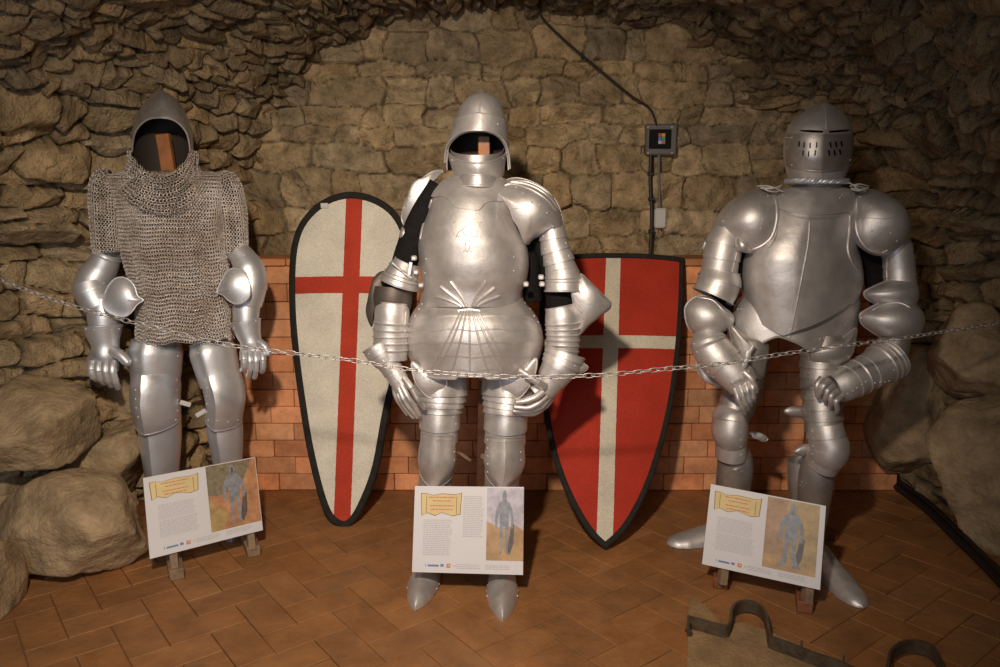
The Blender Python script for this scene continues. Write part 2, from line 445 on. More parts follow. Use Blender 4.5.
# ------------------------------------------------------------------ rubble relief
class Layout:
    def __init__(s, s0, s1, t0, t1, hfun, wfun, seed):
        r = np.random.RandomState(seed); s.b = [s0]; s.xs = []; s.hw = []
        while s.b[-1] < s1: s.b.append(s.b[-1] + hfun(s.b[-1], r))
        s.b = np.array(s.b); nr = len(s.b)-1; s.ids = []; k = 0
        for i in range(nr):
            x = t0 - r.rand()*.2; xs = []; hw = []
            while x < t1:
                w_ = wfun(s.b[i], r); xs.append(x+w_/2); hw.append(w_/2); x += w_
            s.xs.append(np.array(xs)); s.hw.append(np.array(hw)); s.ids.append(np.arange(k, k+len(xs))); k += len(xs)
        s.n = k; s.jit = (r.rand(k)-.5)*.35
        s.base = r.rand(k); s.tint = r.rand(k); s.hue = r.rand(k); s.pl = r.randn(k, 4, 3)
    def ev(s, S, T, D_=.05, base=.03, facet=.02, warp=.035, gap=.3, seed=3, jd=.45, g0=0):
        sh = S.shape; S = S.ravel(); T = T.ravel()
        Sw = S + warp*fbm(S, T, 5, 2, seed) + warp*.35*fbm(S, T, 17, 2, seed+1)
        Tw = T + warp*1.3*fbm(S, T, 6, 2, seed+5) + warp*.3*fbm(S, T, 19, 2, seed+6)
        i0 = np.clip(np.searchsorted(s.b, Sw)-1, 0, len(s.b)-2)
        d1 = np.full(S.shape, 9.); d2 = d1.copy(); id1 = np.zeros(S.shape, int); a1 = np.zeros(S.shape); b1 = np.zeros(S.shape)
        for row in range(len(s.b)-1):
            msk = np.where(np.abs(i0-row) <= 1)[0]
            if not len(msk): continue
            rc = (s.b[row]+s.b[row+1])/2; rh = (s.b[row+1]-s.b[row])/2; xs = s.xs[row]
            j = np.searchsorted(xs, Tw[msk])
            for dj in (-1, 0):
                jj = np.clip(j+dj, 0, len(xs)-1); idd = s.ids[row][jj]
                dt = (Tw[msk]-xs[jj])/s.hw[row][jj]; ds = (Sw[msk]-rc)/rh - s.jit[idd]
                d = (np.abs(dt)**3.2+np.abs(ds)**3.2)**(1/3.2)
                c1 = d1[msk]; c2 = d2[msk]
                lt = d < c1
                same = idd == id1[msk]
                d2[msk] = np.where(lt & ~same, c1, np.where(~same | lt, np.minimum(c2, np.where(lt, c2, d)), c2))
                d1[msk] = np.where(lt, d, c1)
                id1[msk] = np.where(lt, idd, id1[msk]); a1[msk] = np.where(lt, dt, a1[msk]); b1[msk] = np.where(lt, ds, b1[msk])
        edge = np.clip(d2-d1, 0, 1)
        ramp = np.clip((edge-g0)/gap, 0, 1); ramp = 1-(1-ramp)**2.2
        fc = np.full(S.shape, 9.)
        for k in range(4):
            p = s.pl[id1, k]; fc = np.minimum(fc, facet*(p[:, 0]*a1+p[:, 1]*b1) + facet*(.25*np.abs(p[:, 2])+.35*k))
        fine = fbm(S, T, 22, 4, seed+9)
        h = ramp*(D_ + base*(s.base[id1]-.5)*2) + ramp*np.clip(fc, -.8*D_, .8*D_) + .008*fine*(.4+ramp)
        g = .72 + .5*s.tint[id1]; g = g*(jd+(1-jd)*np.clip((edge-g0*.6)/(gap*.7), 0, 1)) * (1+.28*fbm(S, T, 9, 3, seed+20))
        hu = s.hue[id1]-.5
        tint = np.stack([g*(1+.10*hu), g, g*(1-.16*hu)], 1)
        return h.reshape(sh), np.clip(tint, 0, 3)

YB = 4.02
def wL(Y): return 1.38 + .70*np.clip(YB-Y, 0, 1.7) + .0*Y
def wR(Y): return 1.50 + .74*(1-np.exp(-np.clip(YB-Y, 0, 9)/.30))
def HH(Y): return 2.37 + .04*np.clip(YB-Y, 0, 9)
A_FL = 1.45                                   # straight lower part in arc parameter
def vault(a, Y):
    """a in metres along the section: 0 left floor ... 5.0 right floor"""
    ZS = .95
    L1, L3 = ZS, ZS; L2 = 4.2
    X = np.where(a < L1, -wL(Y), np.where(a > L1+L2, wR(Y), 0)); Z = np.where(a < L1, a, np.where(a > L1+L2, L1+L2+L3-a, 0))
    ph = np.clip((a-L1)/L2, 0, 1)*math.pi
    c, s = np.cos(ph), np.sin(ph)
    ww = np.where(c > 0, wL(Y), wR(Y))
    mid = (a >= L1) & (a <= L1+L2)
    X = np.where(mid, -ww*c, X); Z = np.where(mid, ZS + (HH(Y)-ZS)*s, Z)
    return np.stack([X, Y, Z], -1)
ATOT = .95*2+4.2
layS = Layout(-.1, ATOT+.2, -1.6, 4.6,
    lambda x, r: (.05+.065*r.rand()) if (x < 1.75 or x > ATOT-1.75) else (.035+.035*r.rand()),
    lambda x, r: (.08+.17*r.rand()) if x < 1.75 else ((.10+.22*r.rand()) if x > ATOT-1.75 else (.06+.10*r.rand())), 4)
def vault_part(name, a0, a1, y0, y1, na, ny):
    a = np.linspace(a0, a1, na); y = np.linspace(y0, y1, ny); A, Yg = np.meshgrid(a, y, indexing='ij')
    Pn = vault(A, Yg); e_ = .02
    dA = vault(A+e_, Yg)-vault(A-e_, Yg); dY = vault(A, Yg+e_)-vault(A, Yg-e_)
    n = np.cross(dY, dA); n /= np.linalg.norm(n, axis=-1, keepdims=True)+1e-9
    cen = np.array([0, 0, 1.2]) - Pn; cen[..., 1] = 0
    sg = np.sign((n*cen).sum(-1, keepdims=True)); n = n*sg
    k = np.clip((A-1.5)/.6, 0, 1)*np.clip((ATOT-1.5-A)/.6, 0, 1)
    big = np.clip((A-(ATOT-2.4))/.5, 0, 1)
    h, tint = layS.ev(A, Yg, .08, .040, .040, .03, .13, jd=.22, g0=.07)
    low = .09*fbm(A, Yg, 1.6, 2, 91) + .05*big*fbm(A, Yg, 3.5, 2, 92)
    V = Pn + n*((h*(1-.45*k) + low - .045)[..., None])
    V[..., 2] = np.maximum(V[..., 2], -.05)
    tint = tint*(1-.38*k.ravel())[:, None]  # vault stones darkened in colour for the dimness under the crown
    return V.reshape(-1, 3), gq(na, ny), tint
for nm, a0, a1 in (('wall_left', 0, 1.75), ('ceiling', 1.75, ATOT-1.75), ('wall_right', ATOT-1.75, ATOT)):
    q = int((a1-a0)/.0075)
    V1, Q1, t1 = vault_part(nm, a0, a1, 1.75, YB+.05, q, 310)
    V2, Q2, t2 = vault_part(nm, a0, a1, -1.5, 1.75, int((a1-a0)/.05), 66)
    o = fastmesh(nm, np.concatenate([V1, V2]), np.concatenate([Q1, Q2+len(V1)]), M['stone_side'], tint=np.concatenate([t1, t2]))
    tag(o, None, None, kind='structure')
# back wall
layB = Layout(-.2, 2.9, -2.2, 2.4, lambda x, r: .055+.12*r.rand()**1.3, lambda x, r: .09+.28*r.rand()**1.3, 21)
nz_, nx_ = 330, 560
zz, xx = np.meshgrid(np.linspace(-.05, 2.6, nz_), np.linspace(-1.9, 2.2, nx_), indexing='ij')
h, tint = layB.ev(zz, xx, .030, .030, .026, .03, .10, seed=40, jd=.38, g0=.02)
h = h + .03*fbm(zz, xx, 2, 3, 77) + .006*fbm(zz, xx, 12, 3, 78)
V = np.stack([xx, YB-.03-h, zz], -1).reshape(-1, 3)
tag(fastmesh('wall_back', V, gq(nz_, nx_), M['stone_back'], tint=np.clip(tint*1.05, 0, 2)), None, None, kind='structure')
# wall behind the viewer
zz, xx = np.meshgrid(np.linspace(-.05, 2.7, 60), np.linspace(-2.7, 2.4, 100), indexing='ij')
h, tint = layB.ev(zz, xx, .02, .012, .010, .05, .16, seed=50)
V = np.stack([xx, -1.45+h, zz], -1).reshape(-1, 3)
tag(fastmesh('wall_front', V, gq(60, 100), M['stone_back'], tint=tint), None, None, kind='structure')

# floor: herringbone terracotta tiles
def floor_build():
    r = np.random.RandomState(3); V = []; Q = []; T = []
    W = .128; L = W*2; g = .0014; ca, sa = math.cos(math.radians(38)), math.sin(math.radians(38))
    def tile(x0, y0, dx, dy):
        cx, cy = x0+dx/2, y0+dy/2; X = ca*cx-sa*cy; Y = sa*cx+ca*cy + 2.2
        if Y < -1.6 or Y > 4.3 or abs(X) > 2.7: return
        hz = (r.rand()-.5)*.003; tl = (r.rand(2)-.5)*.006; hx, hy = dx/2-g, dy/2-g; b = .004; n = len(V)
        for (k, zz_) in ((0, -.012), (0, -.002), (b*.5, .0)):
            for sx, sy in ((-1, -1), (1, -1), (1, 1), (-1, 1)):
                lx, ly = sx*(hx-k), sy*(hy-k)
                V.append((X+ca*lx-sa*ly, Y+sa*lx+ca*ly, zz_+hz+tl[0]*sx*.3+tl[1]*sy*.3))
        for l in (0, 4):
            for i in range(4): Q.append((n+l+i, n+l+(i+1) % 4, n+l+4+(i+1) % 4, n+l+4+i))
        Q.append((n+8, n+9, n+10, n+11))
        q = .88+.22*r.rand(); hu = r.rand()-.5
        T.extend([(.37*q*(1+.08*hu), .168*q, .062*q*(1-.15*hu))]*12)
    for i in range(-52, 52):
        for j in range(-52, 52):
            if (i-j) % 4 == 0: tile(i*W, j*W, L, W)
            elif (i-j) % 4 == 3: tile(i*W, j*W, W, L)
    return V, Q, T
V, Q, T = floor_build()
n0 = len(V)
V = np.array(V); gx = np.array([(-2.8, -1.6, -.008), (2.6, -1.6, -.008), (2.6, 4.3, -.008), (-2.8, 4.3, -.008)])
V = np.concatenate([V, gx]); Q = np.array(Q+[(n0, n0+1, n0+2, n0+3)]); T = np.array(T+[(.07, .04, .022)]*4)
mi = np.zeros(len(Q), np.int32); mi[-1] = 1
tag(fastmesh('floor', V, Q, [M['tile'], M['earth']], tint=T, mi=mi, smooth=False), None, None, kind='structure')

# low brick wall
def brickwall():
    mb = MB(); cols = []
    r = random.Random(8); Y0 = 3.70; hb = .0865; z = 0.0; row = 0
    while z < 1.10:
        x = -1.30 - (row % 2)*.09 - r.random()*.03
        while x < 1.95:
            L = .192 + r.uniform(-.012, .012)
            n = mb.n
            dy = r.uniform(-.004, .004)
            box(mb, (x+L/2, Y0+.055+dy, z+hb/2), (L-.003, .11, hb-.003), bev=.003)
            q = r.uniform(.72, 1.18); h_ = r.uniform(-.12, .12)
            cols += [(.86*q, .38*q*(1+h_), .18*q*(1+h_*1.6))]*(mb.n-n)
            x += L
        z += hb; row += 1
    # coping of flat tiles
    x = -1.32
    while x < 1.95:
        L = .30 + r.uniform(-.02, .02); n = mb.n
        box(mb, (x+L/2, Y0+.115, z+.017), (L-.004, .27, .034), bev=.005)
        q = r.uniform(.8, 1.15); cols += [(.66*q, .28*q, .12*q)]*(mb.n-n); x += L
    n = mb.n
    box(mb, (.32, Y0+.16, .54), (3.2, .10, 1.07), bev=.002); cols += [(.08, .05, .03)]*(mb.n-n)
    o = mb.build('wall_brick', M['brick'], flat=True)
    a = o.data.attributes.new('tint', 'FLOAT_COLOR', 'POINT')
    c = np.ones((len(cols), 4), np.float32); c[:, :3] = cols; a.data.foreach_set('color', c.ravel())
    tag(o, None, None, kind='structure')
brickwall()

# ------------------------------------------------------------------ boulders
def boulder(name, cpx, cpy, Y, rx, ry, depth, seed, label, group=None, roll=0, flat=None):
    r = np.random.RandomState(seed); m = mpp(cpy, Y); c = P(cpx, cpy, Y)
    nu, nv = 96, 60; u = np.linspace(0, 2*math.pi, nu, endpoint=False); v = np.linspace(.001, math.pi-.001, nv)
    U, Vv = np.meshgrid(u, v, indexing='xy'); d = np.stack([np.cos(U)*np.sin(Vv), np.sin(U)*np.sin(Vv), np.cos(Vv)], -1)
    K = 13; n = r.randn(K, 3); n /= np.linalg.norm(n, axis=1, keepdims=True)
    dist = .62+.32*r.rand(K); dt = d @ n.T; rr = np.where(dt > .05, dist/np.maximum(dt, .05), 6.)
    p = 70.; rad = (np.sum(rr**-p, -1)+1.05**-p)**(-1/p)
    a = d*rad[..., None]
    a = a*(1+.05*(fbm(d[..., 0]+5, d[..., 2]+7, 2.2, 4, seed)+fbm(d[..., 1]+3, d[..., 2]+9, 2.6, 4, seed+3)+.4*fbm(d[..., 0]+d[..., 1]+11, d[..., 2]*1.6+4, 9, 3, seed+5)))[..., None]
    a *= np.array([rx*m, depth, ry*m])/.92
    cz, sz = math.cos(roll), math.sin(roll)
    X = a[..., 0]*cz - a[..., 2]*sz; Z = a[..., 0]*sz + a[..., 2]*cz
    W = np.stack([X, a[..., 1], Z], -1) + c
    W[..., 2] = np.maximum(W[..., 2], .001)
    mb = MB(); mb.add(W.reshape(-1, 3), gridf(nv, nu, True, 0, False) + [tuple(range(nu))[::-1], tuple(range((nv-1)*nu, nv*nu))])
    base = (c[0], c[1], float(W[..., 2].min()))
    return tag(mb.build(name, M['boulder'], origin=base, angle=60), label, 'rock', group)
boulder('boulder', 68, 530, 2.86, 76, 52, .22, 3, 'big tan boulder lying on the floor in front of the rock pile', roll=.18)
boulder('boulder', 36, 430, 3.02, 62, 46, .24, 8, 'rounded brown boulder resting above the big one at left edge', roll=-.25)
boulder('boulder', 108, 462, 3.30, 38, 44, .20, 14, 'brown boulder wedged behind the left leg of the mail-clad figure', roll=-.6)
boulder('boulder', -8, 492, 3.05, 28, 34, .16, 17, 'small dark rock at left edge between two larger boulders')
boulder('boulder', 2, 588, 2.55, 11, 44, .12, 23, 'dark stone cut off by the lower left edge', roll=.05)
boulder('boulder', 30, 378, 3.38, 56, 22, .2, 31, 'flat dark slab of rock on top of the rock pile', roll=-.06)
boulder('boulder', 112, 400, 3.52, 46, 34, .18, 36, 'shadowed rock behind the left gauntlet of the mail-clad figure')
boulder('boulder', 60, 470, 3.50, 95, 70, .22, 39, 'dark rock filling the back of the pile below the wall')
boulder('boulder', 1046, 470, 3.10, 116, 96, .30, 43, 'largest grey brown boulder at foot of the right wall', roll=.5)
boulder('boulder', 975, 352, 3.34, 52, 42, .26, 47, 'smooth pale brown boulder above the largest one in right wall', roll=-.5)
boulder('boulder', 912, 408, 3.62, 40, 62, .24, 52, 'dark boulder in shadow beside the right figure elbow')

# ------------------------------------------------------------------ shields
def shield(name, outline, Yb, k, axis, crossx, crosst, crossbar, c_field, c_cross, label, bulge, rimw):
    """outline in photo points on a leaning plane; painted cross given in the shield's own metres"""
    base = PLN(axis[1][0], axis[1][1], Yb, k); base[2] = max(base[2], 0.0)
    up = np.array([0, k, 1.]); up /= np.linalg.norm(up); rt = np.array([1., 0, 0]); nrm = np.cross(rt, up); nrm = nrm if nrm[1] < 0 else -nrm
    def loc(px, py):
        p = PLN(px, py, Yb, k) - base; return np.array([p @ rt, p @ up])
    o = np.array([loc(*q) for q in outline])
    a0 = loc(*axis[0]); n = 16; N = len(o); c = np.array([np.interp(.55*a0[1], [0, a0[1]], [0, a0[0]]), a0[1]*.55])
    wmax = np.abs(o[:, 0]-c[0]).max()
    def W(q, off): 
        ax = np.interp(q[1], [0, a0[1]], [0, a0[0]])
        return base + rt*q[0] + up*q[1] + nrm*(bulge*(1-((q[0]-ax)/wmax)**2) + off)
    root = thing(name, base, label, 'shield')
    me_v = []; uv = []
    for s in [0]+[i/n for i in range(1, n+1)]:
        for i in range(N if s else 1):
            q = c+(o[i]-c)*s; me_v.append(W(q, .012)); uv.append(q)
    f = [(0, 1+(i+1) % N, 1+i) for i in range(N)]
    for k_ in range(n-1):
        a = 1+k_*N; f += [(a+i, a+(i+1) % N, a+N+(i+1) % N, a+N+i) for i in range(N)]
    m = len(me_v); bk = [v-nrm*.012 for v in me_v]; a = 1+(n-1)*N
    f2 = [tuple(x+m for x in q[::-1]) for q in f] + [(a+i, a+(i+1) % N, a+m+(i+1) % N, a+m+i) for i in range(N)]
    mb = MB(); mb.add(me_v+bk, f+f2)
    # painted material
    mt = bpy.data.materials.new(name+'_paint'); mt.use_nodes = True; nt = mt.node_tree; Nn = nt.nodes; Lk = nt.links; b = Nn['Principled BSDF']
    b.inputs['Roughness'].default_value = .8; b.inputs['Specular IOR Level'].default_value = .25
    at = Nn.new('ShaderNodeUVMap'); at.uv_map = 'paint'; sx = Nn.new('ShaderNodeSeparateXYZ'); Lk.new(at.outputs[0], sx.inputs[0])
    def mth(op, a_, b_=None):
        nn = Nn.new('ShaderNodeMath'); nn.operation = op
        for i, q in enumerate((a_, b_)):
            if q is None: continue
            if isinstance(q, (int, float)): nn.inputs[i].default_value = q
            else: Lk.new(q, nn.inputs[i])
        return nn.outputs[0]
    v0, x0 = loc(*crossx[0])[1], loc(*crossx[0])[0]; v1, x1 = loc(*crossx[1])[1], loc(*crossx[1])[0]
    kk = (x1-x0)/(v1-v0)
    cen = mth('ADD', mth('MULTIPLY', mth('SUBTRACT', sx.outputs[1], v0), kk), x0)
    wob = Nn.new('ShaderNodeTexNoise'); wob.inputs['Scale'].default_value = 40; Lk.new(at.outputs[0], wob.inputs['Vector'])
    wb = mth('MULTIPLY', mth('SUBTRACT', wob.outputs['Fac'], .5), .004)
    vert = mth('LESS_THAN', mth('ABSOLUTE', mth('ADD', mth('SUBTRACT', sx.outputs[0], cen), wb)), crosst[0])
    hz = loc(*crossbar)[1]
    hor = mth('LESS_THAN', mth('ABSOLUTE', mth('ADD', mth('SUBTRACT', sx.outputs[1], hz), wb)), crosst[1])
    fac = mth('MAXIMUM', vert, hor)
    mx = Nn.new('ShaderNodeMix'); mx.data_type = 'RGBA'; mx.inputs[6].default_value = (*c_field, 1); mx.inputs[7].default_value = (*c_cross, 1); Lk.new(fac, mx.inputs[0])
    tc = Nn.new('ShaderNodeTexCoord')
    nz = Nn.new('ShaderNodeTexNoise'); nz.inputs['Scale'].default_value = 160; nz.inputs['Detail'].default_value = 4; Lk.new(tc.outputs['Object'], nz.inputs['Vector'])
    nz2 = Nn.new('ShaderNodeTexNoise'); nz2.inputs['Scale'].default_value = 7; nz2.inputs['Detail'].default_value = 6; Lk.new(tc.outputs['Object'], nz2.inputs['Vector'])
    mr = Nn.new('ShaderNodeMapRange'); mr.inputs['From Min'].default_value = .3; mr.inputs['From Max'].default_value = .7; mr.inputs['To Min'].default_value = .66; mr.inputs['To Max'].default_value = 1.12
    Lk.new(mth('ADD', mth('MULTIPLY', nz.outputs['Fac'], .55), mth('MULTIPLY', nz2.outputs['Fac'], .45)), mr.inputs['Value'])
    m2 = Nn.new('ShaderNodeMix'); m2.data_type = 'RGBA'; m2.blend_type = 'MULTIPLY'; m2.inputs[0].default_value = 1; Lk.new(mx.outputs[2], m2.inputs[6]); Lk.new(mr.outputs[0], m2.inputs[7])
    Lk.new(m2.outputs[2], b.inputs['Base Color'])
    bp = Nn.new('ShaderNodeBump'); bp.inputs['Distance'].default_value = .0012; Lk.new(nz.outputs['Fac'], bp.inputs['Height']); Lk.new(bp.outputs[0], b.inputs['Normal'])
    fo = mb.build('face_panel', mt, root, base)
    ul = fo.data.uv_layers.new(name='paint'); uvs = uv+uv
    li = np.zeros(len(fo.data.loops), np.int32); fo.data.loops.foreach_get('vertex_index', li)
    ul.data.foreach_set('uv', np.array(uvs, np.float32)[li].ravel())
    # rim strip
    rb = MB(); V = []; cc = c
    for i in range(N):
        t = o[(i+1) % N]-o[i-1]; t /= np.linalg.norm(t); nn = np.array([-t[1], t[0]])
        if nn @ (cc-o[i]) < 0: nn = -nn
        q = o[i]
        for (inn, of) in ((rimw, .013), (rimw*.8, .018), (.003, .019), (-.003, .014), (-.003, -.004), (rimw, -.004)):
            V.append(W(q+nn*inn, of))
    fr = []
    for i in range(N):
        for j in range(6):
            fr.append((i*6+j, i*6+(j+1) % 6, ((i+1) % N)*6+(j+1) % 6, ((i+1) % N)*6+j))
    rb.add(V, fr); rb.build('rim', M['leather'], root, base)
    return root, W, loc
kite = cr([(352, 195), (328, 201), (308, 216), (296, 236), (291, 265), (291, 310), (295, 355), (301, 398), (309, 445), (320, 490), (330, 515), (344, 525),
           (356, 520), (368, 499), (380, 465), (390, 410), (402, 360), (411, 315), (414, 275), (409, 238), (397, 214), (377, 200)], 4, True)
root, W, loc = shield('kite_shield', kite, 3.32, .235, ((357, 195), (344, 525)), ((356, 210), (345, 500)), (.0375, .0385), (352, 286),
       (.74, .69, .58), (.50, .05, .022), 'white kite shield with a red cross leaning on the brick wall', .035, .028)
q = loc(327, 208); mb = MB(); c_ = W(q, .022)
box(mb, c_, (.034, .004, .022)); mb.build('paper_tag', M['plastic'], root, root.location)
top = [(543, 260), (575, 258), (612, 257.5), (650, 258), (683, 260)]
heat = np.concatenate([cr(top, 5), cr([(683, 260), (682, 300), (679, 345), (672, 400), (660, 450), (644, 495), (624, 530), (604, 549)], 5)[1:],
                       cr([(604, 549), (588, 533), (570, 503), (555, 465), (545, 420), (540, 370), (540, 310), (543, 260)], 5)[1:-1]])
root, W, loc = shield('heater_shield', heat, 3.05, .535, ((612, 258), (604, 549)), ((612, 266), (604, 520)), (.034, .030), (640, 344.5),
       (.44, .035, .016), (.66, .60, .48), 'red pointed shield with a white cross leaning between two suits of armour', .03, .022)

# ------------------------------------------------------------------ electrics
root = thing('control_box', P(660, 140, 3.96), 'grey wall box with dark window and coloured sticker on back wall', 'control box')
O = root.location
mb = MB(); box(mb, P(660, 140, 3.95), (.152, .09, .15), bev=.008); mb.build('housing', M['greyplastic'], root, O)
mb = MB(); box(mb, P(660, 139, 3.90), (.108, .01, .092), bev=.003); mb.build('window', M['screen'], root, O)
for (x, y, c3) in ((660, 135, (.55, .07, .05)), (663.6, 135, (.6, .4, .03)), (660, 138.6, (.05, .2, .45)), (663.6, 138.6, (.07, .35, .1)), (660, 142.2, (.5, .5, .5)), (663.6, 142.2, (.4, .15, .3))):
    mb = MB(); box(mb, P(x, y, 3.892), (.016, .003, .016), bev=.0005)
    mb.build('sticker', mat('sticker_colour', c3, .5), root, O)
for x, y in [(648, 127), (672, 127), (648, 153), (672, 153)]:
    mb = MB(); box(mb, P(x, y, 3.903), (.008, .006, .008)); mb.build('screw', M['plastic'], root, O)
root = thing('sensor_box', P(660, 218, 3.95), 'small white plastic box on a thin conduit below the grey control box', 'sensor')
mb = MB(); box(mb, P(660, 218, 3.93), (.060, .04, .10), bev=.008); mb.build('cover', M['plastic'], root, root.location)
mb = MB(); pipe(mb, [P(660, 206, 3.935), P(660, 212, 3.935)], .012); mb.build('gland', M['greyplastic'], root, root.location)
def cable(name, pts, r, label, cat='cable', m='cable', clips=(), group=None):
    p = cr(np.array([P(*q) for q in pts]), 6); mb = MB(); pipe(mb, p, r, 8)
    for i in clips: box(mb, p[i], (r*3, r*2.6, r*1.6), mi=0)
    return tag(mb.build(name, M[m], origin=p[0]), label, cat, group)
cable('conduit_pipe', [(651, 155, 3.905), (650.5, 185, 3.905), (652, 215, 3.905), (650, 262, 3.90)], .010, 'black conduit running down from the control box behind the brick wall', 'pipe', clips=(4, 9, 14))
cable('conduit_pipe', [(659, 155, 3.91), (659, 180, 3.91), (660, 207, 3.915)], .0065, 'thin grey conduit joining the control box to the small white box', 'pipe', 'greyplastic')
cable('power_cable', [(530, -12, 3.86), (537, 4, 3.88), (544, 20, 3.90), (570, 45, 3.91), (600, 70, 3.91), (630, 95, 3.91), (650, 109, 3.905), (657, 127, 3.91)], .0055, 'black cable sagging down the back wall into the control box')
mb = MB(); 
for dx, dz, r_ in ((-.05, .02, .018), (-.012, .016, .014), (-.035, .048, .011)):
    pts = [PZ(880, 474, 0) , PZ(905, 490, 0), PZ(935, 512, 0), PZ(965, 541, 0), PZ(1003, 577, 0), PZ(1040, 618, 0)]
    pts = [p+np.array([dx+random.uniform(-.006, .006), 0, dz]) for p in pts]; pipe(mb, cr(pts, 6), r_, 8)
tag(mb.build('pipe_bundle', M['cable'], origin=tuple(PZ(960, 540, 0))), 'bundle of dark pipes along the floor at foot of the right wall', 'pipes')

# ------------------------------------------------------------------ sabaton
def sabaton(name, heel, toe, wd, ht, root, O, material, point=1.0, lames=7):
    heel = np.array(heel, float); toe = np.array(toe, float); L = np.linalg.norm(toe-heel); x = (toe-heel)/L
    y = np.cross([0, 0, 1], x); mb = MB(); n = 40; nc = 24; V = []
    ts = sorted(set(list(np.linspace(0, 1, n)) + [i/lames*.75+s for i in range(1, lames+1) for s in (-.002, .002)]))
    for t in ts:
        wp = np.interp(t, [0, .08, .3, .6, .8, .92, .98, 1], [.25, .62, .80, 1.0, .92 if point < .5 else .74, .68 if point < .5 else .42, .35 if point < .5 else .14, .02])
        hp = np.interp(t, [0, .06, .25, .5, .75, .93, 1], [.5, 1.0, 1.02, .66, .46, .30, .08])
        fr = (t/.75*lames) % 1 if t < .75 else 0
        wp *= 1+.045*(1-fr); hp *= 1+.045*(1-fr)
        c = heel + x*L*t
        for k in range(nc):
            q = math.pi*2*k/nc; sy, sz = math.sin(q), math.cos(q)
            zz_ = max(sz, -.0)
            zz_ = zz_*(1 + (.12*(1-abs(sy)) if point > .5 else 0))
            V.append(c + y*wd*.5*wp*sy + np.array([0, 0, 1])*(ht*hp*zz_ + .002))
    f = gridf(len(ts), nc) + [tuple(range(nc))[::-1], tuple(range((len(ts)-1)*nc, len(ts)*nc))]
    mb.add(V, f)
    if point > .5:
        for k in range(7):
            t = .15+k*.085; c = heel+x*L*t
            for s in (-1, 1):
                box(mb, c+y*wd*.5*s*np.interp(t, [0, .08, .3, .6, .8], [.25, .62, .80, 1.0, .8])+[0, 0, .012], (.006, .006, .006))
    return mb.build(name, material, root, O)
def finger(path, r, parent, O, material, name='finger', lam=3):
    mb = MB(); limb(mb, [(a, b, c, r*(1-.12*i)) for i, (a, b, c) in enumerate(path)], nseg=14, nc=12, lames=lam, amp=.14, caps=(0, 0))
    # rounded tip
    a, b, c = path[-1]; p = P(a, b, c); rr = r*(1-.12*(len(path)-1))*mpp(b, c)*1.1
    V = []; f = []
    for i in range(7):
        for k in range(10):
            q = math.pi*i/6; u = 2*math.pi*k/10; V.append(p+rr*np.array([math.sin(q)*math.cos(u), math.sin(q)*math.sin(u), math.cos(q)]))
    mb.add(V, gridf(7, 10)+[tuple(range(10))[::-1], tuple(range(60, 70))])
    return mb.build(name, material, parent, O)
SQ = [0]

# ------------------------------------------------------------------ SUIT 1: mail shirt
Y1 = 3.25
def mail_rings(S, wrap, pitch_c, pitch_r, r=.0066, wire=.0015, off=.003, seed=1):
    """weave of real rings over a surface grid S (rows, cols, 3)"""
    nr, nc, _ = S.shape
    Sx = np.concatenate([S, S[:, :1]], 1) if wrap else S
    L = np.linalg.norm(np.diff(S, axis=0), axis=-1).mean(1); Lr = np.concatenate([[0], np.cumsum(L)])
    R = max(3, int(Lr[-1]/pitch_r)); V = []; rs = np.random.RandomState(seed)
    nu, nv = 9, 4
    u = np.arange(nu)*2*math.pi/nu; v = np.arange(nv)*2*math.pi/nv
    U, Vv = np.meshgrid(u, v, indexing='ij')
    tor = np.stack([(r+wire*np.cos(Vv))*np.cos(U), (r+wire*np.cos(Vv))*np.sin(U), wire*np.sin(Vv)], -1).reshape(-1, 3)
    nS = np.zeros_like(Sx)
    dr = np.gradient(Sx, axis=0); dc = np.gradient(Sx, axis=1)
    nS = np.cross(dc, dr); nS /= np.linalg.norm(nS, axis=-1, keepdims=True)+1e-9
    cen = Sx.mean((0, 1)); 
    if ((Sx-cen)*nS).sum() < 0: nS = -nS
    for i in range(R+1):
        s = i/R*Lr[-1]; k = min(np.searchsorted(Lr, s, side='right')-1, nr-2); a = (s-Lr[k])/(Lr[k+1]-Lr[k])
        row = Sx[k]*(1-a)+Sx[k+1]*a; nn = nS[k]*(1-a)+nS[k+1]*a; rv_ = Sx[k+1]-Sx[k]
        cl = np.concatenate([[0], np.cumsum(np.linalg.norm(np.diff(row, axis=0), axis=1))])
        m = max(4, int(cl[-1]/pitch_c)); t = (np.arange(m)+.5*(i % 2))/m*cl[-1]
        pt = np.stack([np.interp(t, cl, row[:, q]) for q in range(3)], 1)
        nm = np.stack([np.interp(t, cl, nn[:, q]) for q in range(3)], 1); nm /= np.linalg.norm(nm, axis=1, keepdims=True)+1e-9
        dn = np.stack([np.interp(t, cl, rv_[:, q]) for q in range(3)], 1); dn -= nm*(dn*nm).sum(1, keepdims=True); dn /= np.linalg.norm(dn, axis=1, keepdims=True)+1e-9
        sd = np.cross(nm, dn); tl = (.55 if i % 2 else -.55) + rs.randn(m)*.10
        zax = nm*np.cos(tl)[:, None]+sd*np.sin(tl)[:, None]; xax = sd*np.cos(tl)[:, None]-nm*np.sin(tl)[:, None]
        pt = pt + nm*off + rs.randn(m, 3)*.0006
        ring = pt[:, None]+tor[None, :, :1]*xax[:, None]+tor[None, :, 1:2]*dn[:, None]+tor[None, :, 2:]*zax[:, None]
        V.append(ring.reshape(-1, 3))
    V = np.concatenate(V); nring = len(V)//(nu*nv); b = []
    for i in range(nu):
        for j in range(nv): b.append((i*nv+j, ((i+1) % nu)*nv+j, ((i+1) % nu)*nv+(j+1) % nv, i*nv+(j+1) % nv))
    Qn = (np.array(b)[None]+np.arange(nring)[:, None, None]*(nu*nv)).reshape(-1, 4)
    return V, Qn
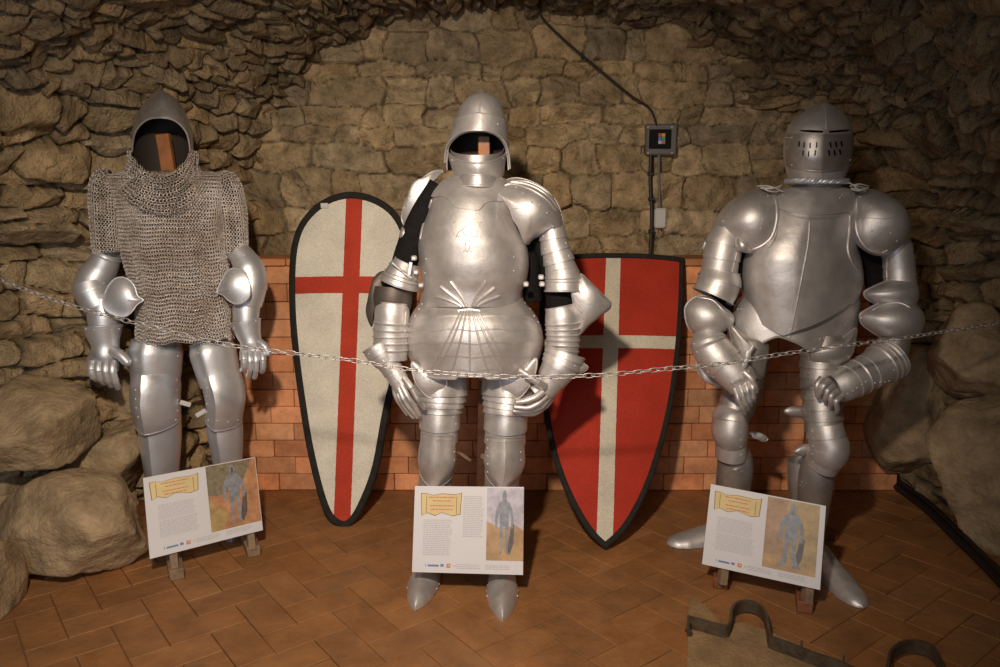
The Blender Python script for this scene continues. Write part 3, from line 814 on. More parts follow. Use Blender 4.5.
def suit1():
    base = PZ(185, 533, 0); root = thing('mail_armour', base, 'figure in ring mail shirt and open pointed helmet at left, beside the boulders', 'suit of armour')
    O = base; Y = Y1; st = M['steel_cool']; sd = M['steel_dark']
    # wooden stand
    mb = MB(); beam(mb, P(163, 134, Y+.02), P(172, 190, Y+.02), .055, .03); beam(mb, P(172, 190, Y+.02), P(158, 400, Y+.16), .05, .03)
    a = P(158, 400, Y+.16); beam(mb, a, (a[0], a[1], .0), .05, .03)
    mb.build('stand_post', M['wood'], root, O)
    mb = MB(); box(mb, (a[0], a[1], .015), (.34, .2, .03)); mb.build('stand_base', M['wood_red'], root, O)
    # helmet
    mb = MB()
    def edge(az, a0=89, y0=118, y1=178):
        q = min(1, abs(az)/a0); return y0 + (y1-y0)*(1-(1-q**2.6)**.6)
    S = shell(mb, [(90, 160.5, 161.5, .002, .002), (92, 156, 166, .02, .03), (97, 150, 173, .05, .06), (106, 142, 180, .085, .10), (120, 135, 186, .12, .125), (136, 131.5, 190, .13, .135), (152, 131.5, 190.5, .13, .135), (180, 132, 190.5, .13, .12)],
          Y, bot=edge, nc=120, nr=36, th=.004, keel=.014, kx=.1, inner_shade=True)
    bv = mb.bvh(); rivets(mb, bv, [(134+i*8.2, 116-7*math.sin(i/7*math.pi)+0) for i in range(1, 7)], .0022)
    hm = mb.build('helmet', [sd, M['inner_shade']], root, O)
    mb = MB(); pipe(mb, S[-1][[i for i in range(120) if abs(-180+i*3) < 88]], .0035, 6); mb.build('face_rim', M['steel'], hm, O)
    # mail shirt
    def put(name, S, wrap, pc, pr, seed, S2=None, e=1):
        mb = MB(); nr, nc, _ = S.shape; mb.add(S.reshape(-1, 3), gridf(nr, nc, wrap))
        b_ = mb.build(name, M['leather'], root, O)
        V, Qn = mail_rings(S, wrap, pc, pr, seed=seed); fastmesh('ring_mesh', V, Qn, M['mail'], b_, origin=O); return b_
    t = MB()
    tors = [(173, 122, 210, .07, .07), (176, 110, 220, .10, .09), (182, 108, 223, .125, .10), (198, 114, 223, .145, .11), (222, 119, 222, .155, .11), (250, 122, 225, .155, .11), (272, 128, 227, .15, .11), (300, 136, 229, .15, .11), (320, 137, 230, .155, .12), (341, 137, 231, .16, .12)]
    def wr(az, py): return .0012*np.sin(py*.55+az*.06) + .003*np.sin(az*.12+py*.02)*(np.clip((py-200)/60, 0, 1))
    S = shell(t, tors, Y, bot=lambda a: 341 - 3*math.sin(math.radians(a)) + 1.2*math.sin(a*.2), nc=90, nr=60, e=2.5, bump=wr)
    body = put('mail_shirt', S, True, .0112, .0078, 1)
    # top closure of shoulders is under the collar
    mb = MB(); n0 = S[0]; mb.add(np.concatenate([n0, [n0.mean(0)+[0, 0, .01]]]), [(i, (i+1) % 90, 90) for i in range(90)]); mb.build('shoulder_lining', M['leather'], root, O)
    for pts, sd_ in (([(111, 174.5, Y, 5), (108, 177.5, Y, 11), (106, 185, Y, 13), (105.5, 205, Y, 13.2), (106, 225, Y-.01, 12.5), (108, 252, Y-.02, 12)], 3),
                     ([(218, 178, Y, 5), (224, 181, Y, 10.5), (228, 189, Y, 12.3), (232, 208, Y, 12.3), (234, 228, Y-.01, 11.5), (235, 252, Y-.02, 11)], 4)):
        mt_ = MB(); rg = limb(mt_, pts, nseg=26, nc=30, ratio=1.25); S = np.array(rg); put('mail_sleeve', S, True, .0112, .0078, sd_)
    t = MB()
    col = [(148, 130, 192, .135, .155), (165, 128.5, 193, .14, .16), (176, 124, 198, .15, .16), (186, 116, 206, .172, .15), (198, 111, 214, .186, .15), (216, 112, 217, .19, .15)]
    def ctop(a): q = min(1, abs(a)/70); return 176 - 24*(q**1.5)
    def cbot(a): return 180 + 34*max(0, math.cos(math.radians(a*1.0)))**2.2 
    S = shell(t, col, Y, top=ctop, bot=cbot, nc=90, nr=26, e=2.1, bump=lambda a, p: .005*np.sin(a*.22+p*.3))
    put('mail_collar', S, True, .0135, .0095, 7)
    mb = MB(); pipe(mb, S[0][[i for i in range(90) if abs(-180+i*4) < 90]]+[0, -.003, 0], .0028, 6); mb.build('collar_edging', M['brass'], root, O)
    # arms -------- viewer left
    mb = MB()
    limb(mb, [(108.5, 253, Y-.03, 12.5), (103, 266, Y-.03, 14.5), (94, 281, Y-.04, 17), (90, 290, Y-.05, 16)], rim=(.004, 0), beads=(.08,), ratio=1.1)
    bv = mb.bvh(); rivets(mb, bv, [(112, 261), (100, 281), (104, 283)], .003)
    mb.build('upper_arm_plate', st, root, O)
    mb = MB()
    limb(mb, [(91, 284, Y-.05, 17.5), (93, 291, Y-.055, 17.5), (97, 300, Y-.06, 15.5), (101, 306, Y-.06, 15)], lames=[.45], amp=.05, ratio=1.15)
    cu = mb.build('elbow_cop', st, root, O)
    mb = MB()
    dome(mb, [(103, 299), (108, 286), (116, 278), (126, 278), (134, 285), (138, 296), (143.5, 300), (137, 305), (131, 313), (123, 317), (111, 314), (104, 308)], Y-.16, .022, power=1, thin=.003, rim=.002, tilt=(.0006, -.0008))
    bv = mb.bvh(); ridge(mb, bv, [(142, 300), (134, 301), (128, 300)], .0035)
    beam(mb, P(107, 295, Y-.10), P(112, 296, Y-.165), .02, .02)
    mb.build('elbow_fan', st, cu, O)
    mb = MB()
    limb(mb, [(103, 300, Y-.06, 14.5), (104, 314, Y-.07, 15.5), (104.5, 330, Y-.08, 14)], ratio=1.05); mb.build('forearm_plate', st, root, O)
    mb = MB()
    limb(mb, [(103, 326, Y-.08, 18.5), (104, 336, Y-.085, 15.5), (105.5, 347, Y-.09, 12.8), (105, 354, Y-.095, 13.5), (103, 364, Y-.10, 15.5, .65), (103, 371, Y-.105, 15, .6)], rim=(.003, 0), ratio=1.0)
    bv = mb.bvh(); rivets(mb, bv, [(86, 329), (94, 330), (103, 330), (112, 330), (119, 329)], .0035)
    g = mb.build('gauntlet', st, root, O)
    for i, (x, l) in enumerate(((92, 0), (99, 6), (106, 10), (113, 14))):
        finger([(x, 362, Y-.13), (x-.5, 371, Y-.15), (x+2, 377+l*.3, Y-.14), (x+5, 379+l*.6, Y-.11)], 4.6, g, O, st)
    finger([(112, 351, Y-.115), (120, 355, Y-.125), (127, 362, Y-.13)], 5.6, g, O, st, 'thumb', 2)
    # arm viewer right
    mb = MB()
    limb(mb, [(236, 250, Y-.02, 11), (243, 258, Y-.03, 12.5), (249, 270, Y-.04, 15.5), (252, 283, Y-.05, 14.5)], rim=(.004, 0), ratio=1.1)
    bv = mb.bvh(); rivets(mb, bv, [(244, 255), (247, 270), (256, 283), (253, 292)], .003); mb.build('upper_arm_plate', st, root, O)
    mb = MB(); limb(mb, [(251, 272, Y-.045, 14.5), (252, 283, Y-.05, 14.5), (250, 296, Y-.06, 13.5), (248, 303, Y-.06, 13)], lames=[.5], amp=.05, ratio=1.15)
    cu = mb.build('elbow_cop', st, root, O)
    mb = MB(); dome(mb, [(217, 292), (222, 280), (228, 270.5), (236, 268), (245, 273), (250, 284), (250, 296), (243, 303), (235, 304), (228, 300), (223, 295)], Y-.15, .022, power=1, thin=.003, rim=.002, tilt=(-.0006, -.0008))
    bv = mb.bvh(); ridge(mb, bv, [(218, 292), (224, 291), (230, 289)], .0035); beam(mb, P(246, 286, Y-.09), P(242, 286, Y-.155), .02, .02); mb.build('elbow_fan', st, cu, O)
    mb = MB(); limb(mb, [(248, 299, Y-.06, 13.5), (246, 312, Y-.07, 13), (246.5, 326, Y-.08, 11.5)]); mb.build('forearm_plate', st, root, O)
    mb = MB(); limb(mb, [(245.5, 322, Y-.08, 15), (248, 332, Y-.085, 12.5), (251, 342, Y-.09, 10.5), (252, 350, Y-.095, 12, .7), (253, 359, Y-.10, 13.5, .62)], rim=(.003, 0))
    bv = mb.bvh(); rivets(mb, bv, [(234, 328), (241, 326), (248, 324), (256, 321)], .0035)
    g = mb.build('gauntlet', st, root, O)
    for i, (x, l) in enumerate(((243, 0), (249, 8), (255, 9), (262, 2))):
        finger([(x, 352, Y-.13), (x+1, 361, Y-.15), (x+1, 367+l*.3, Y-.145), (x-1+i*.3, 370+l*.8, Y-.12)], 3.5, g, O, st)
    finger([(259, 342, Y-.12), (265, 347, Y-.13), (268, 353, Y-.13)], 4.0, g, O, st, 'thumb', 2)
    # legs
    for side, th_, kn, gr, rv_, strap in (
        ('l', [(156.5, 341, Y, 22.5), (156, 352, Y-.005, 25), (156, 368, Y-.01, 24), (156, 384, Y-.02, 22)],
              [(156, 373, Y-.02, 21.5), (156, 388, Y-.03, 23), (155.5, 398, Y-.035, 23), (157, 410, Y-.03, 22), (158, 419, Y-.02, 21)],
              [(158.5, 412, Y-.01, 20.5), (160, 430, Y, 20), (161, 450, Y, 18.5), (162, 475, Y, 15.5), (163, 500, Y, 12.5), (163, 520, Y, 12)],
              [(135.5, 390), (135.5, 399), (136, 408), (138, 417), (177, 380), (177, 390), (177.5, 400), (177.5, 411), (176, 420)], ((180, 402), (191, 405))),
        ('r', [(209.5, 341, Y, 19), (213, 352, Y-.005, 22), (217, 368, Y-.01, 21), (221, 384, Y-.02, 19.5)],
              [(220.5, 375, Y-.02, 19), (224, 388, Y-.03, 19.5), (225.5, 398, Y-.035, 19), (225, 410, Y-.03, 17.5), (224, 418, Y-.02, 17)],
              [(224, 412, Y-.01, 16.5), (225, 430, Y, 17), (227, 450, Y, 15), (228, 475, Y, 13), (229, 500, Y, 11), (229, 520, Y, 11)],
              [(207, 388), (206.5, 396), (207, 404), (207, 412), (208, 420), (238, 420), (228, 422), (217, 421)], ((196, 416), (206, 410)))):
        mb = MB(); limb(mb, th_, rim=(.0035, 0), keel=.16, nc=40, ratio=1.1); bv = mb.bvh()
        rivets(mb, bv, [(178, 356), (178, 348)] if side == 'l' else [(198, 353), (230, 346)], .0035); mb.build('thigh_plate', st, root, O)
        mb = MB(); limb(mb, kn, keel=.24, nc=40, ratio=1.18, rim=(0, .002)); bv = mb.bvh(); rivets(mb, bv, rv_, .0034); k_ = mb.build('knee_cop', st, root, O)
        mb = MB(); s0, s1 = strap; beam(mb, P(*s0, Y-.03), P(*s1, Y-.02), .012, .02); mb.build('strap', M['plastic'], k_, O)
        mb = MB(); limb(mb, gr, keel=.2, nc=40, ratio=1.1); mb.build('shin_plate', st, root, O)
    sabaton('foot_plate', P(163, 524, Y+.07)*[1, 1, 0], P(158, 548, 3.06)*[1, 1, 0], .10, .085, root, O, st)
    sabaton('foot_plate', P(229, 524, Y+.07)*[1, 1, 0], P(232, 548, 3.10)*[1, 1, 0], .095, .08, root, O, st)
suit1()

# ------------------------------------------------------------------ SUIT 2: centre
def suit2():
    Y = 2.85; base = PZ(470, 578, 0); O = base; st = M['steel']
    root = thing('plate_armour', base, 'suit of plate armour with fluted breastplate and raised visor standing in the centre', 'suit of armour')
    mb = MB(); a = P(484, 136, Y+.02); b = P(484, 380, Y+.10); beam(mb, a, b, .042, .03); mb.build('stand_post', M['wood'], root, O)
    mb = MB(); beam(mb, b, (b[0]-.02, b[1]+.06, 0), .042, .03); mb.build('stand_pole', M['wood_shaded'], root, O)
    mb = MB(); box(mb, (b[0]-.02, b[1]+.06, .015), (.3, .16, .03)); mb.build('stand_base', M['wood_red'], root, O)
    # helmet
    mb = MB()
    sk = [(91, 482.5, 483.5, .002, .002), (93, 477, 489, .025, .03), (98, 467, 497, .06, .065), (107, 460, 502, .085, .095), (120, 455.5, 505.5, .10, .115), (135, 451, 507, .112, .13), (148, 447, 508, .12, .135), (170, 446, 509, .12, .14)]
    def edge(az, a0=90, y0=132, y1=170):
        q = min(1, abs(az+4)/a0); return y0+(y1-y0)*(1-(1-q**2.3)**.62)
    S = shell(mb, sk, Y, bot=edge, nc=120, nr=36, keel=.006, kx=.05, inner_shade=True)
    bv = mb.bvh(); ridge(mb, bv, [(483.5, 91.5), (481.5, 100), (480, 108), (479, 114)], .0035)
    hm = mb.build('helmet', [st, M['inner_shade']], root, O)
    mb = MB(); sv = [(y, l-1.6, r+1.2, f+.008, bb+.006) for (y, l, r, f, bb) in sk]; sv[0] = (91, 481, 485, .01, .01)
    S = shell(mb, sv, Y, top=lambda a: 113+6.0*(abs(a+4)/90)**1.2*1.6, bot=lambda a: edge(a)-1.8, az=(-92, 92), nc=80, nr=20, keel=.008, kx=.03, rim=.0035)
    pipe(mb, S[0], .0022, 6); bv = mb.bvh(); rivets(mb, bv, [(498, 124), (453, 143)], .003)
    mb.build('visor', st, hm, O)
    mb = MB()
    bvr = [(150, 447, 507, .122, .10), (158, 448.5, 506, .128, .10), (166, 451, 505, .128, .10), (175, 454, 504, .12, .09), (181, 457, 501, .112, .08), (185, 455, 503, .116, .09)]
    S = shell(mb, bvr, Y, top=lambda a: 163-13*(abs(a)/90)**1.7, bot=184, az=(-98, 98), nc=70, nr=22, keel=.01); pipe(mb, S[0], .003, 6)
    bv = mb.bvh(); rivets(mb, bv, [(452, 160), (503, 158)], .0035)
    mb.build('bevor', st, root, O)
    # inner bevor lame seen through the opening
    mb = MB(); S = shell(mb, [(150, 450, 504, .112, .09), (170, 452, 502, .112, .09)], Y+.004, top=lambda a: 155-6*(abs(a)/90)**2, bot=168, az=(-95, 95), nc=50, nr=10); mb.build('bevor_lame', M['steel_dark'], root, O)
    # breastplate
    mb = MB()
    br = [(176, 456, 500, .07, .06), (183, 440, 512, .10, .09), (192, 434, 515, .125, .10), (200, 431, 513, .145, .115), (212, 428, 513, .165, .125), (230, 421, 519, .185, .13), (246, 417.5, 527, .195, .13), (262, 419, 529, .195, .13), (280, 422, 527, .185, .125), (293, 421, 522, .172, .12), (307, 420, 521, .168, .115)]
    shell(mb, br, Y, nc=110, nr=70, e=2.35, keel=.012, lid=.05)
    bv = mb.bvh()
    # central flutes above the waist
    for pts in ([(436, 296), (446, 299), (456, 303), (462, 307)], [(440, 286), (450, 294), (459, 301), (464.5, 307)], [(450, 281), (457, 290), (463, 299), (467, 307)],
                [(486, 281), (480, 290), (475, 299), (472, 307)], [(495, 287), (487, 294), (479, 301), (474.5, 307)], [(500, 296), (492, 299), (483, 303), (477, 307)]):
        ridge(mb, bv, pts, .0055, off=.0015)
    # etched ornament
    for pts in ([(468, 224), (463, 229), (458, 233), (456, 238)], [(468, 224), (473, 229), (478, 233), (481, 238)], [(462, 231), (467, 227), (472, 231), (467, 236), (462, 231)], [(457, 236), (463, 238), (467, 243), (470, 238), (478, 236)], [(467, 240), (465, 246), (467, 252), (470, 246), (468, 240)], [(463, 252), (467, 249), (472, 252)]):
        ridge(mb, bv, pts, .0016, n=4)
    rivets(mb, bv, [(426, 259), (425, 273), (514, 257), (514, 271), (455, 222), (481, 222)], .0035)
    ridge(mb, bv, [(432, 199), (428, 212), (423, 226), (420, 240)], .005); ridge(mb, bv, [(509, 204), (513, 215), (519, 230), (525, 242)], .004)
    bp = mb.build('breastplate', st, root, O)
    mb = MB()
    patch(mb, bv, [(455, 177), (444, 182), (436, 191), (433, 197.5), (441, 197), (449, 200), (455, 207), (463, 209), (472, 210.5), (479, 210), (485, 204), (493, 201.5), (505, 202), (512, 199), (511, 190), (503, 182), (498, 177), (478, 176)], .003, .004, 8, k=4)
    b2 = mb.bvh(); rivets(mb, b2, [(470, 202)], .0035); mb.build('gorget', st, root, O)
    mb = MB(); limb(mb, [(479, 176, Y, 21, 1.9), (478.5, 186, Y, 23.5, 1.75)], rim=(.004, .004), caps=(0, 0)); mb.build('neck_ring', st, root, O)
    # fauld
    mb = MB()
    fa = [(297, 421, 522, .135, .12), (304, 419, 526, .150, .125), (309, 415, 531, .165, .13), (316, 411, 536, .185, .135), (326, 407, 541, .20, .145), (340, 405, 543.5, .205, .15), (354, 408, 541, .20, .15), (366, 413, 535, .195, .145), (382, 420, 527, .19, .14)]
    def bmp(az, py):
        sc_ = py + 2.2*np.abs(np.sin(np.radians(az)*5.5)) - 7*(1-np.cos(np.radians(az)))*.5
        fr = ((sc_-304)/13.5) % 1
        return .0012*fr*np.clip((sc_-304)/6, 0, 1)
    shell(mb, fa, Y, bot=lambda a: 377 + (1.5 if abs(a+2) > 14 else -1.0) - 8*max(0, (abs(a)-38)/60), nc=200, nr=130, e=2.25, keel=.01, bump=bmp, rim=.004, lid=.2)
    bv = mb.bvh()
    for (x0, x1) in ((462, 428), (464.5, 437), (467, 452), (469.5, 470), (472, 488), (474.5, 503), (477, 514)):
        ridge(mb, bv, [(x0, 309), (x0+(x1-x0)*.33, 333), (x0+(x1-x0)*.66, 354), (x1, 373)], .0042, n=10)
    ridge(mb, bv, [(457, 311), (469, 309.5), (481, 311)], .006)
    rivets(mb, bv, [(525, 303), (530, 309), (534, 316), (538, 322), (422, 304), (419, 309), (415, 316)], .0038)
    mb.build('fauld', st, root, O)
    # pauldrons
    mb = MB()
    dome(mb, [(443, 171, -.03), (434, 171), (424, 177), (414, 186), (405, 203), (401.5, 219, .02), (407.5, 229, .0), (411, 221), (417, 206), (425, 191), (434, 180)], Y, .015, .05, rim=.0025)
    bv = mb.bvh(); rivets(mb, bv, [(410, 196), (404, 208), (417, 184)], .003); mb.build('pauldron', st, root, O)
    mb = MB()
    dome(mb, [(493, 190, -.06), (501, 183, -.02), (514, 178), (530, 181), (546, 190), (557, 203), (562, 218), (562, 228), (552, 229), (542, 234), (533, 239), (526.5, 244, -.05), (521, 233, -.08), (515, 219, -.09), (508, 206, -.09), (500, 197, -.08)], Y-.02, .12, .09, rim=.003)
    bv = mb.bvh()
    for pts in ([(499, 188), (512, 184), (530, 189), (546, 199), (557, 212)], [(505, 185), (520, 183), (536, 188), (550, 198), (559, 210)], [(510, 182.5), (525, 181.5), (541, 188), (554, 199)]):
        ridge(mb, bv, pts, .0042)
    ridge(mb, bv, [(510, 209), (520, 208), (528, 209)], .0016)
    rivets(mb, bv, [(523, 193), (532, 202), (547, 213), (540, 205), (516, 187), (553, 226)], .0036)
    mb.build('pauldron', st, root, O)
    # dark arming sleeves
    mb = MB(); limb(mb, [(437, 184, Y+.01, 10), (424, 206, Y+.0, 10), (414, 232, Y-.01, 12), (405, 262, Y-.02, 13), (398, 288, Y-.03, 13), (393, 306, Y-.03, 14)], caps=(0, 0)); mb.build('arming_sleeve', M['fabric'], root, O)
    mb = MB(); limb(mb, [(530, 215, Y+.03, 14), (545, 240, Y+.03, 14), (556, 270, Y, 15), (560, 300, Y-.02, 14), (561, 320, Y-.02, 13)], caps=(0, 0)); mb.build('arming_sleeve', M['fabric'], root, O)
    mb = MB(); limb(mb, [(526, 240, Y+.05, 12), (533, 300, Y+.06, 9)], caps=(0, 0)); mb.build('arming_coat', M['fabric'], root, O)
    # left arm (viewer left): shoulder lames
    mb = MB()
    for i, (x, y) in enumerate(((404, 227), (401, 240), (397, 252))):
        dome(mb, [(x-2, y, .02), (x+6, y+3, -.01), (x+3, y+15, -.01), (x-5, y+14, .02)], Y-.03, .02, .05, n=5)
    bv = mb.bvh(); rivets(mb, bv, [(402, 243), (398, 255)], .003); mb.build('arm_lames', st, root, O)
    mb = MB(); limb(mb, [(407, 262, Y-.05, 12.5), (403, 272, Y-.05, 16), (399, 284, Y-.05, 18.5)], lames=[.35], amp=.06, rim=(.003, .0035), ratio=1.05, beads=(.6, .75))
    mb.build('upper_arm_plate', st, root, O)
    for (x0, y0, x1, y1) in ((392, 262, 402, 271), (402, 271, 412, 278), (411, 262, 409, 275)): 
        mb = MB(); beam(mb, P(x0, y0, Y-.115), P(x1, y1, Y-.12), .012, .008); mb.build('buckle_strap', M['steel'], root, O)
    for (x, y) in ((414, 258), (416, 272), (421, 285)): mb = MB(); box(mb, P(x, y, Y-.10), (.02, .02, .018), bev=.006); mb.build('buckle', M['steel'], root, O)
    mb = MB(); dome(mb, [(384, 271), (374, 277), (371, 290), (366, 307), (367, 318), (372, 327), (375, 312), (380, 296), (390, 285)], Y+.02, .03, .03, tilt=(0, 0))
    cu = mb.build('elbow_wing', M['steel_shaded'], root, O)
    mb = MB(); limb(mb, [(394, 288, Y-.03, 19), (393, 298, Y-.035, 19.5), (393, 308, Y-.03, 18)], keel=0, ratio=1.0); mb.build('elbow_cop', M['steel_shaded'], root, O)
    mb = MB(); limb(mb, [(393, 303, Y-.05, 16), (392, 315, Y-.055, 17.5), (391, 335, Y-.06, 17.5), (391, 360, Y-.07, 16)], rim=(.0025, 0), nseg=60, beads=(.35, .47, .59, .71, .83))
    bv = mb.bvh(); ridge(mb, bv, [(406, 311), (405, 330), (407, 345)], .002); mb.build('forearm_plate', st, root, O)
    mb = MB()
    limb(mb, [(377, 345, Y-.08, 15.5), (382, 354, Y-.085, 14), (390, 366, Y-.09, 10.5), (397, 377, Y-.10, 9.5, .8), (404, 389, Y-.105, 9, .7)], rim=(.003, 0), lames=[.2, .38, .62, .82], amp=.08)
    bv = mb.bvh(); ridge(mb, bv, [(383, 360), (393, 374), (402, 388)], .003); rivets(mb, bv, [(369, 354), (378, 350), (388, 346)], .003)
    g = mb.build('gauntlet', st, root, O)
    finger([(402, 386, Y-.125), (408, 397, Y-.135), (415, 407, Y-.13), (419, 415, Y-.12)], 3.1, g, O, st)
    finger([(399, 388, Y-.12), (404, 400, Y-.13), (411, 410, Y-.125), (417, 417, Y-.11)], 3.1, g, O, st)
    finger([(396, 386, Y-.10), (400, 399, Y-.11), (407, 410, Y-.105), (413, 417, Y-.10)], 3.0, g, O, st)
    finger([(394, 384, Y-.085), (396, 396, Y-.09), (402, 407, Y-.085), (407, 414, Y-.08)], 2.8, g, O, st)
    finger([(404, 378, Y-.13), (412, 389, Y-.15), (418, 400, Y-.15), (424, 408, Y-.14)], 3.3, g, O, st, 'thumb')
    # right arm
    mb = MB(); limb(mb, [(551.5, 226, Y-.03, 12), (554, 243, Y-.035, 13.5), (558, 258, Y-.04, 14.5), (562, 274, Y-.045, 15.5)], lames=[.27, .52, .76], amp=.10, nc=36)
    bv = mb.bvh(); rivets(mb, bv, [(543, 236), (545, 249), (547, 262), (566, 243), (569, 256)], .0034); mb.build('arm_lames', st, root, O)
    mb = MB(); limb(mb, [(562, 268, Y-.05, 15), (563, 278, Y-.05, 18), (563, 291, Y-.055, 18.5)], rim=(.002, .0035), beads=(.4, .6), nc=36); bv = mb.bvh()
    mb.build('upper_arm_plate', st, root, O)
    for (x, y) in ((526, 284), (541, 277), (542, 284)): mb = MB(); box(mb, P(x, y, Y-.10), (.02, .02, .018), bev=.006); mb.build('buckle', st, root, O)
    mb = MB(); dome(mb, [(571, 289, -.03), (574, 281), (581, 274), (589, 281), (600, 292), (612, 305, .02), (600, 316), (589, 325), (580, 333), (576, 318)], Y-.06, .045, .02, k=4, rim=.002)
    bv = mb.bvh(); ridge(mb, bv, [(573, 293), (581, 300), (590, 304), (609, 305)], .002)
    for q in ((574, 298), (576, 304), (577, 310)): ridge(mb, bv, [(q[0]-2, q[1]-6), q, (q[0]+6, q[1]+9)], .0025)
    mb.build('elbow_wing', st, root, O)
    mb = MB(); limb(mb, [(560, 307, Y-.05, 14.5), (562, 318, Y-.055, 17), (563, 338, Y-.06, 16.5), (562, 362, Y-.07, 15)], rim=(.0035, 0), nseg=70, beads=(.3, .4, .5, .6, .7, .8, .9), nc=36); mb.build('forearm_plate', st, root, O)
    mb = MB(); limb(mb, [(566, 352, Y-.08, 20), (562, 362, Y-.085, 19.5), (555, 374, Y-.09, 16), (547, 386, Y-.10, 12.5, .8), (537, 395, Y-.105, 10.5, .7)], rim=(.003, 0), lames=[.12, .24, .36, .62, .84], amp=.07)
    dome(mb, [(560, 353), (574, 358), (588, 367), (578, 374), (566, 372)], Y-.10, .02, .02, rim=.002)
    bv = mb.bvh(); rivets(mb, bv, [(552, 356), (563, 361), (575, 366)], .003)
    g = mb.build('gauntlet', st, root, O)
    finger([(544, 386, Y-.15), (535, 380, Y-.165), (527, 375, Y-.165), (521, 371, Y-.155)], 4.4, g, O, st, 'thumb')
    finger([(543, 392, Y-.14), (534, 398, Y-.155), (525, 401, Y-.155), (517, 402, Y-.15)], 4.0, g, O, st)
    finger([(546, 396, Y-.12), (537, 404, Y-.135), (527, 408, Y-.14), (515, 407, Y-.135)], 3.6, g, O, st)
    finger([(550, 396, Y-.10), (540, 407, Y-.11), (528, 411, Y-.12), (514, 411, Y-.12)], 3.5, g, O, st)
    finger([(554, 394, Y-.08), (543, 408, Y-.09), (530, 414, Y-.10), (516, 413, Y-.10)], 3.3, g, O, st)
    # tassets & legs
    for sgn, pts in ((1, [(412, 362), (424, 370), (440, 377), (447, 381), (443, 392), (431, 398), (421, 390), (414, 378)]), (-1, [(536, 358), (522, 370), (508, 377), (500, 381), (504, 392), (517, 399), (528, 388), (535, 374)])):
        mb = MB(); dome(mb, pts, Y-.11, .015, .0, rim=.003, power=.8); bv = mb.bvh()
        rivets(mb, bv, [(430, 381), (424, 378)] if sgn > 0 else [(516, 382), (524, 378)], .0035); mb.build('tasset', st, root, O)
    L = dict(l=([(441, 374, Y, 26), (441, 392, Y-.01, 25), (440, 410, Y-.02, 21), (439.5, 428, Y-.03, 18.5), (439, 440, Y-.03, 17)],
                [(438.5, 434, Y-.04, 16.5), (437.5, 446, Y-.05, 18), (437, 458, Y-.06, 19), (437, 466, Y-.05, 17), (436.5, 470, Y-.04, 16)],
                [(436, 470, Y-.02, 16), (435, 490, Y-.01, 17), (434, 515, Y, 15.5), (432, 545, Y+.01, 11), (431, 566, Y+.02, 11)], [(454.5, y) for y in (436, 444, 452, 460, 468, 476)]),
             r=([(508, 374, Y, 25), (508, 392, Y-.01, 24.5), (506.5, 410, Y-.02, 22), (505.5, 428, Y-.03, 20), (505, 442, Y-.03, 19)],
                [(505, 436, Y-.04, 18.5), (505, 448, Y-.05, 19.5), (504.5, 460, Y-.06, 20.5), (503.5, 467, Y-.05, 18.5), (503, 471, Y-.04, 17)],
                [(502, 472, Y-.02, 17), (502, 490, Y-.01, 17.5), (502, 515, Y, 16), (502, 545, Y+.01, 12), (502, 566, Y+.02, 11.5)], [(487.5, y) for y in (440, 448, 456, 464, 472)]+[(521, 452), (521, 460)]))
    for s_, (tq, kq, gq_, rq) in L.items():
        mb = MB(); limb(mb, tq, lames=[.30, .39, .48, .57, .80], amp=.095, nc=40, ratio=1.05, keel=.05); bv = mb.bvh()
        if s_ == 'l': rivets(mb, bv, [(456, 424), (427, 384)], .003)
        mb.build('thigh_plate', st, root, O)
        mb = MB(); limb(mb, kq, keel=.22, nc=40, ratio=1.2, rim=(.004, .003), lames=[.1], amp=.03); bv = mb.bvh(); rivets(mb, bv, rq, .0034); k_ = mb.build('knee_cop', st, root, O)
        mb = MB()
        if s_ == 'l': beam(mb, P(459, 453, Y), P(469, 460, Y+.03), .03, .012)
        else: beam(mb, P(481, 456, Y), P(488, 457, Y+.01), .02, .02)
        mb.build('strap', M['wood_pale'], k_, O)
        mb = MB(); limb(mb, gq_, keel=.2, nc=40, ratio=1.1); mb.build('shin_plate', st, root, O)
    sabaton('foot_plate', PZ(434, 557, 0), PZ(415, 611.5, 0), .118, .10, root, O, st)
    sabaton('foot_plate', PZ(502, 560, 0), PZ(502.5, 622.5, 0), .118, .10, root, O, st)
suit2()

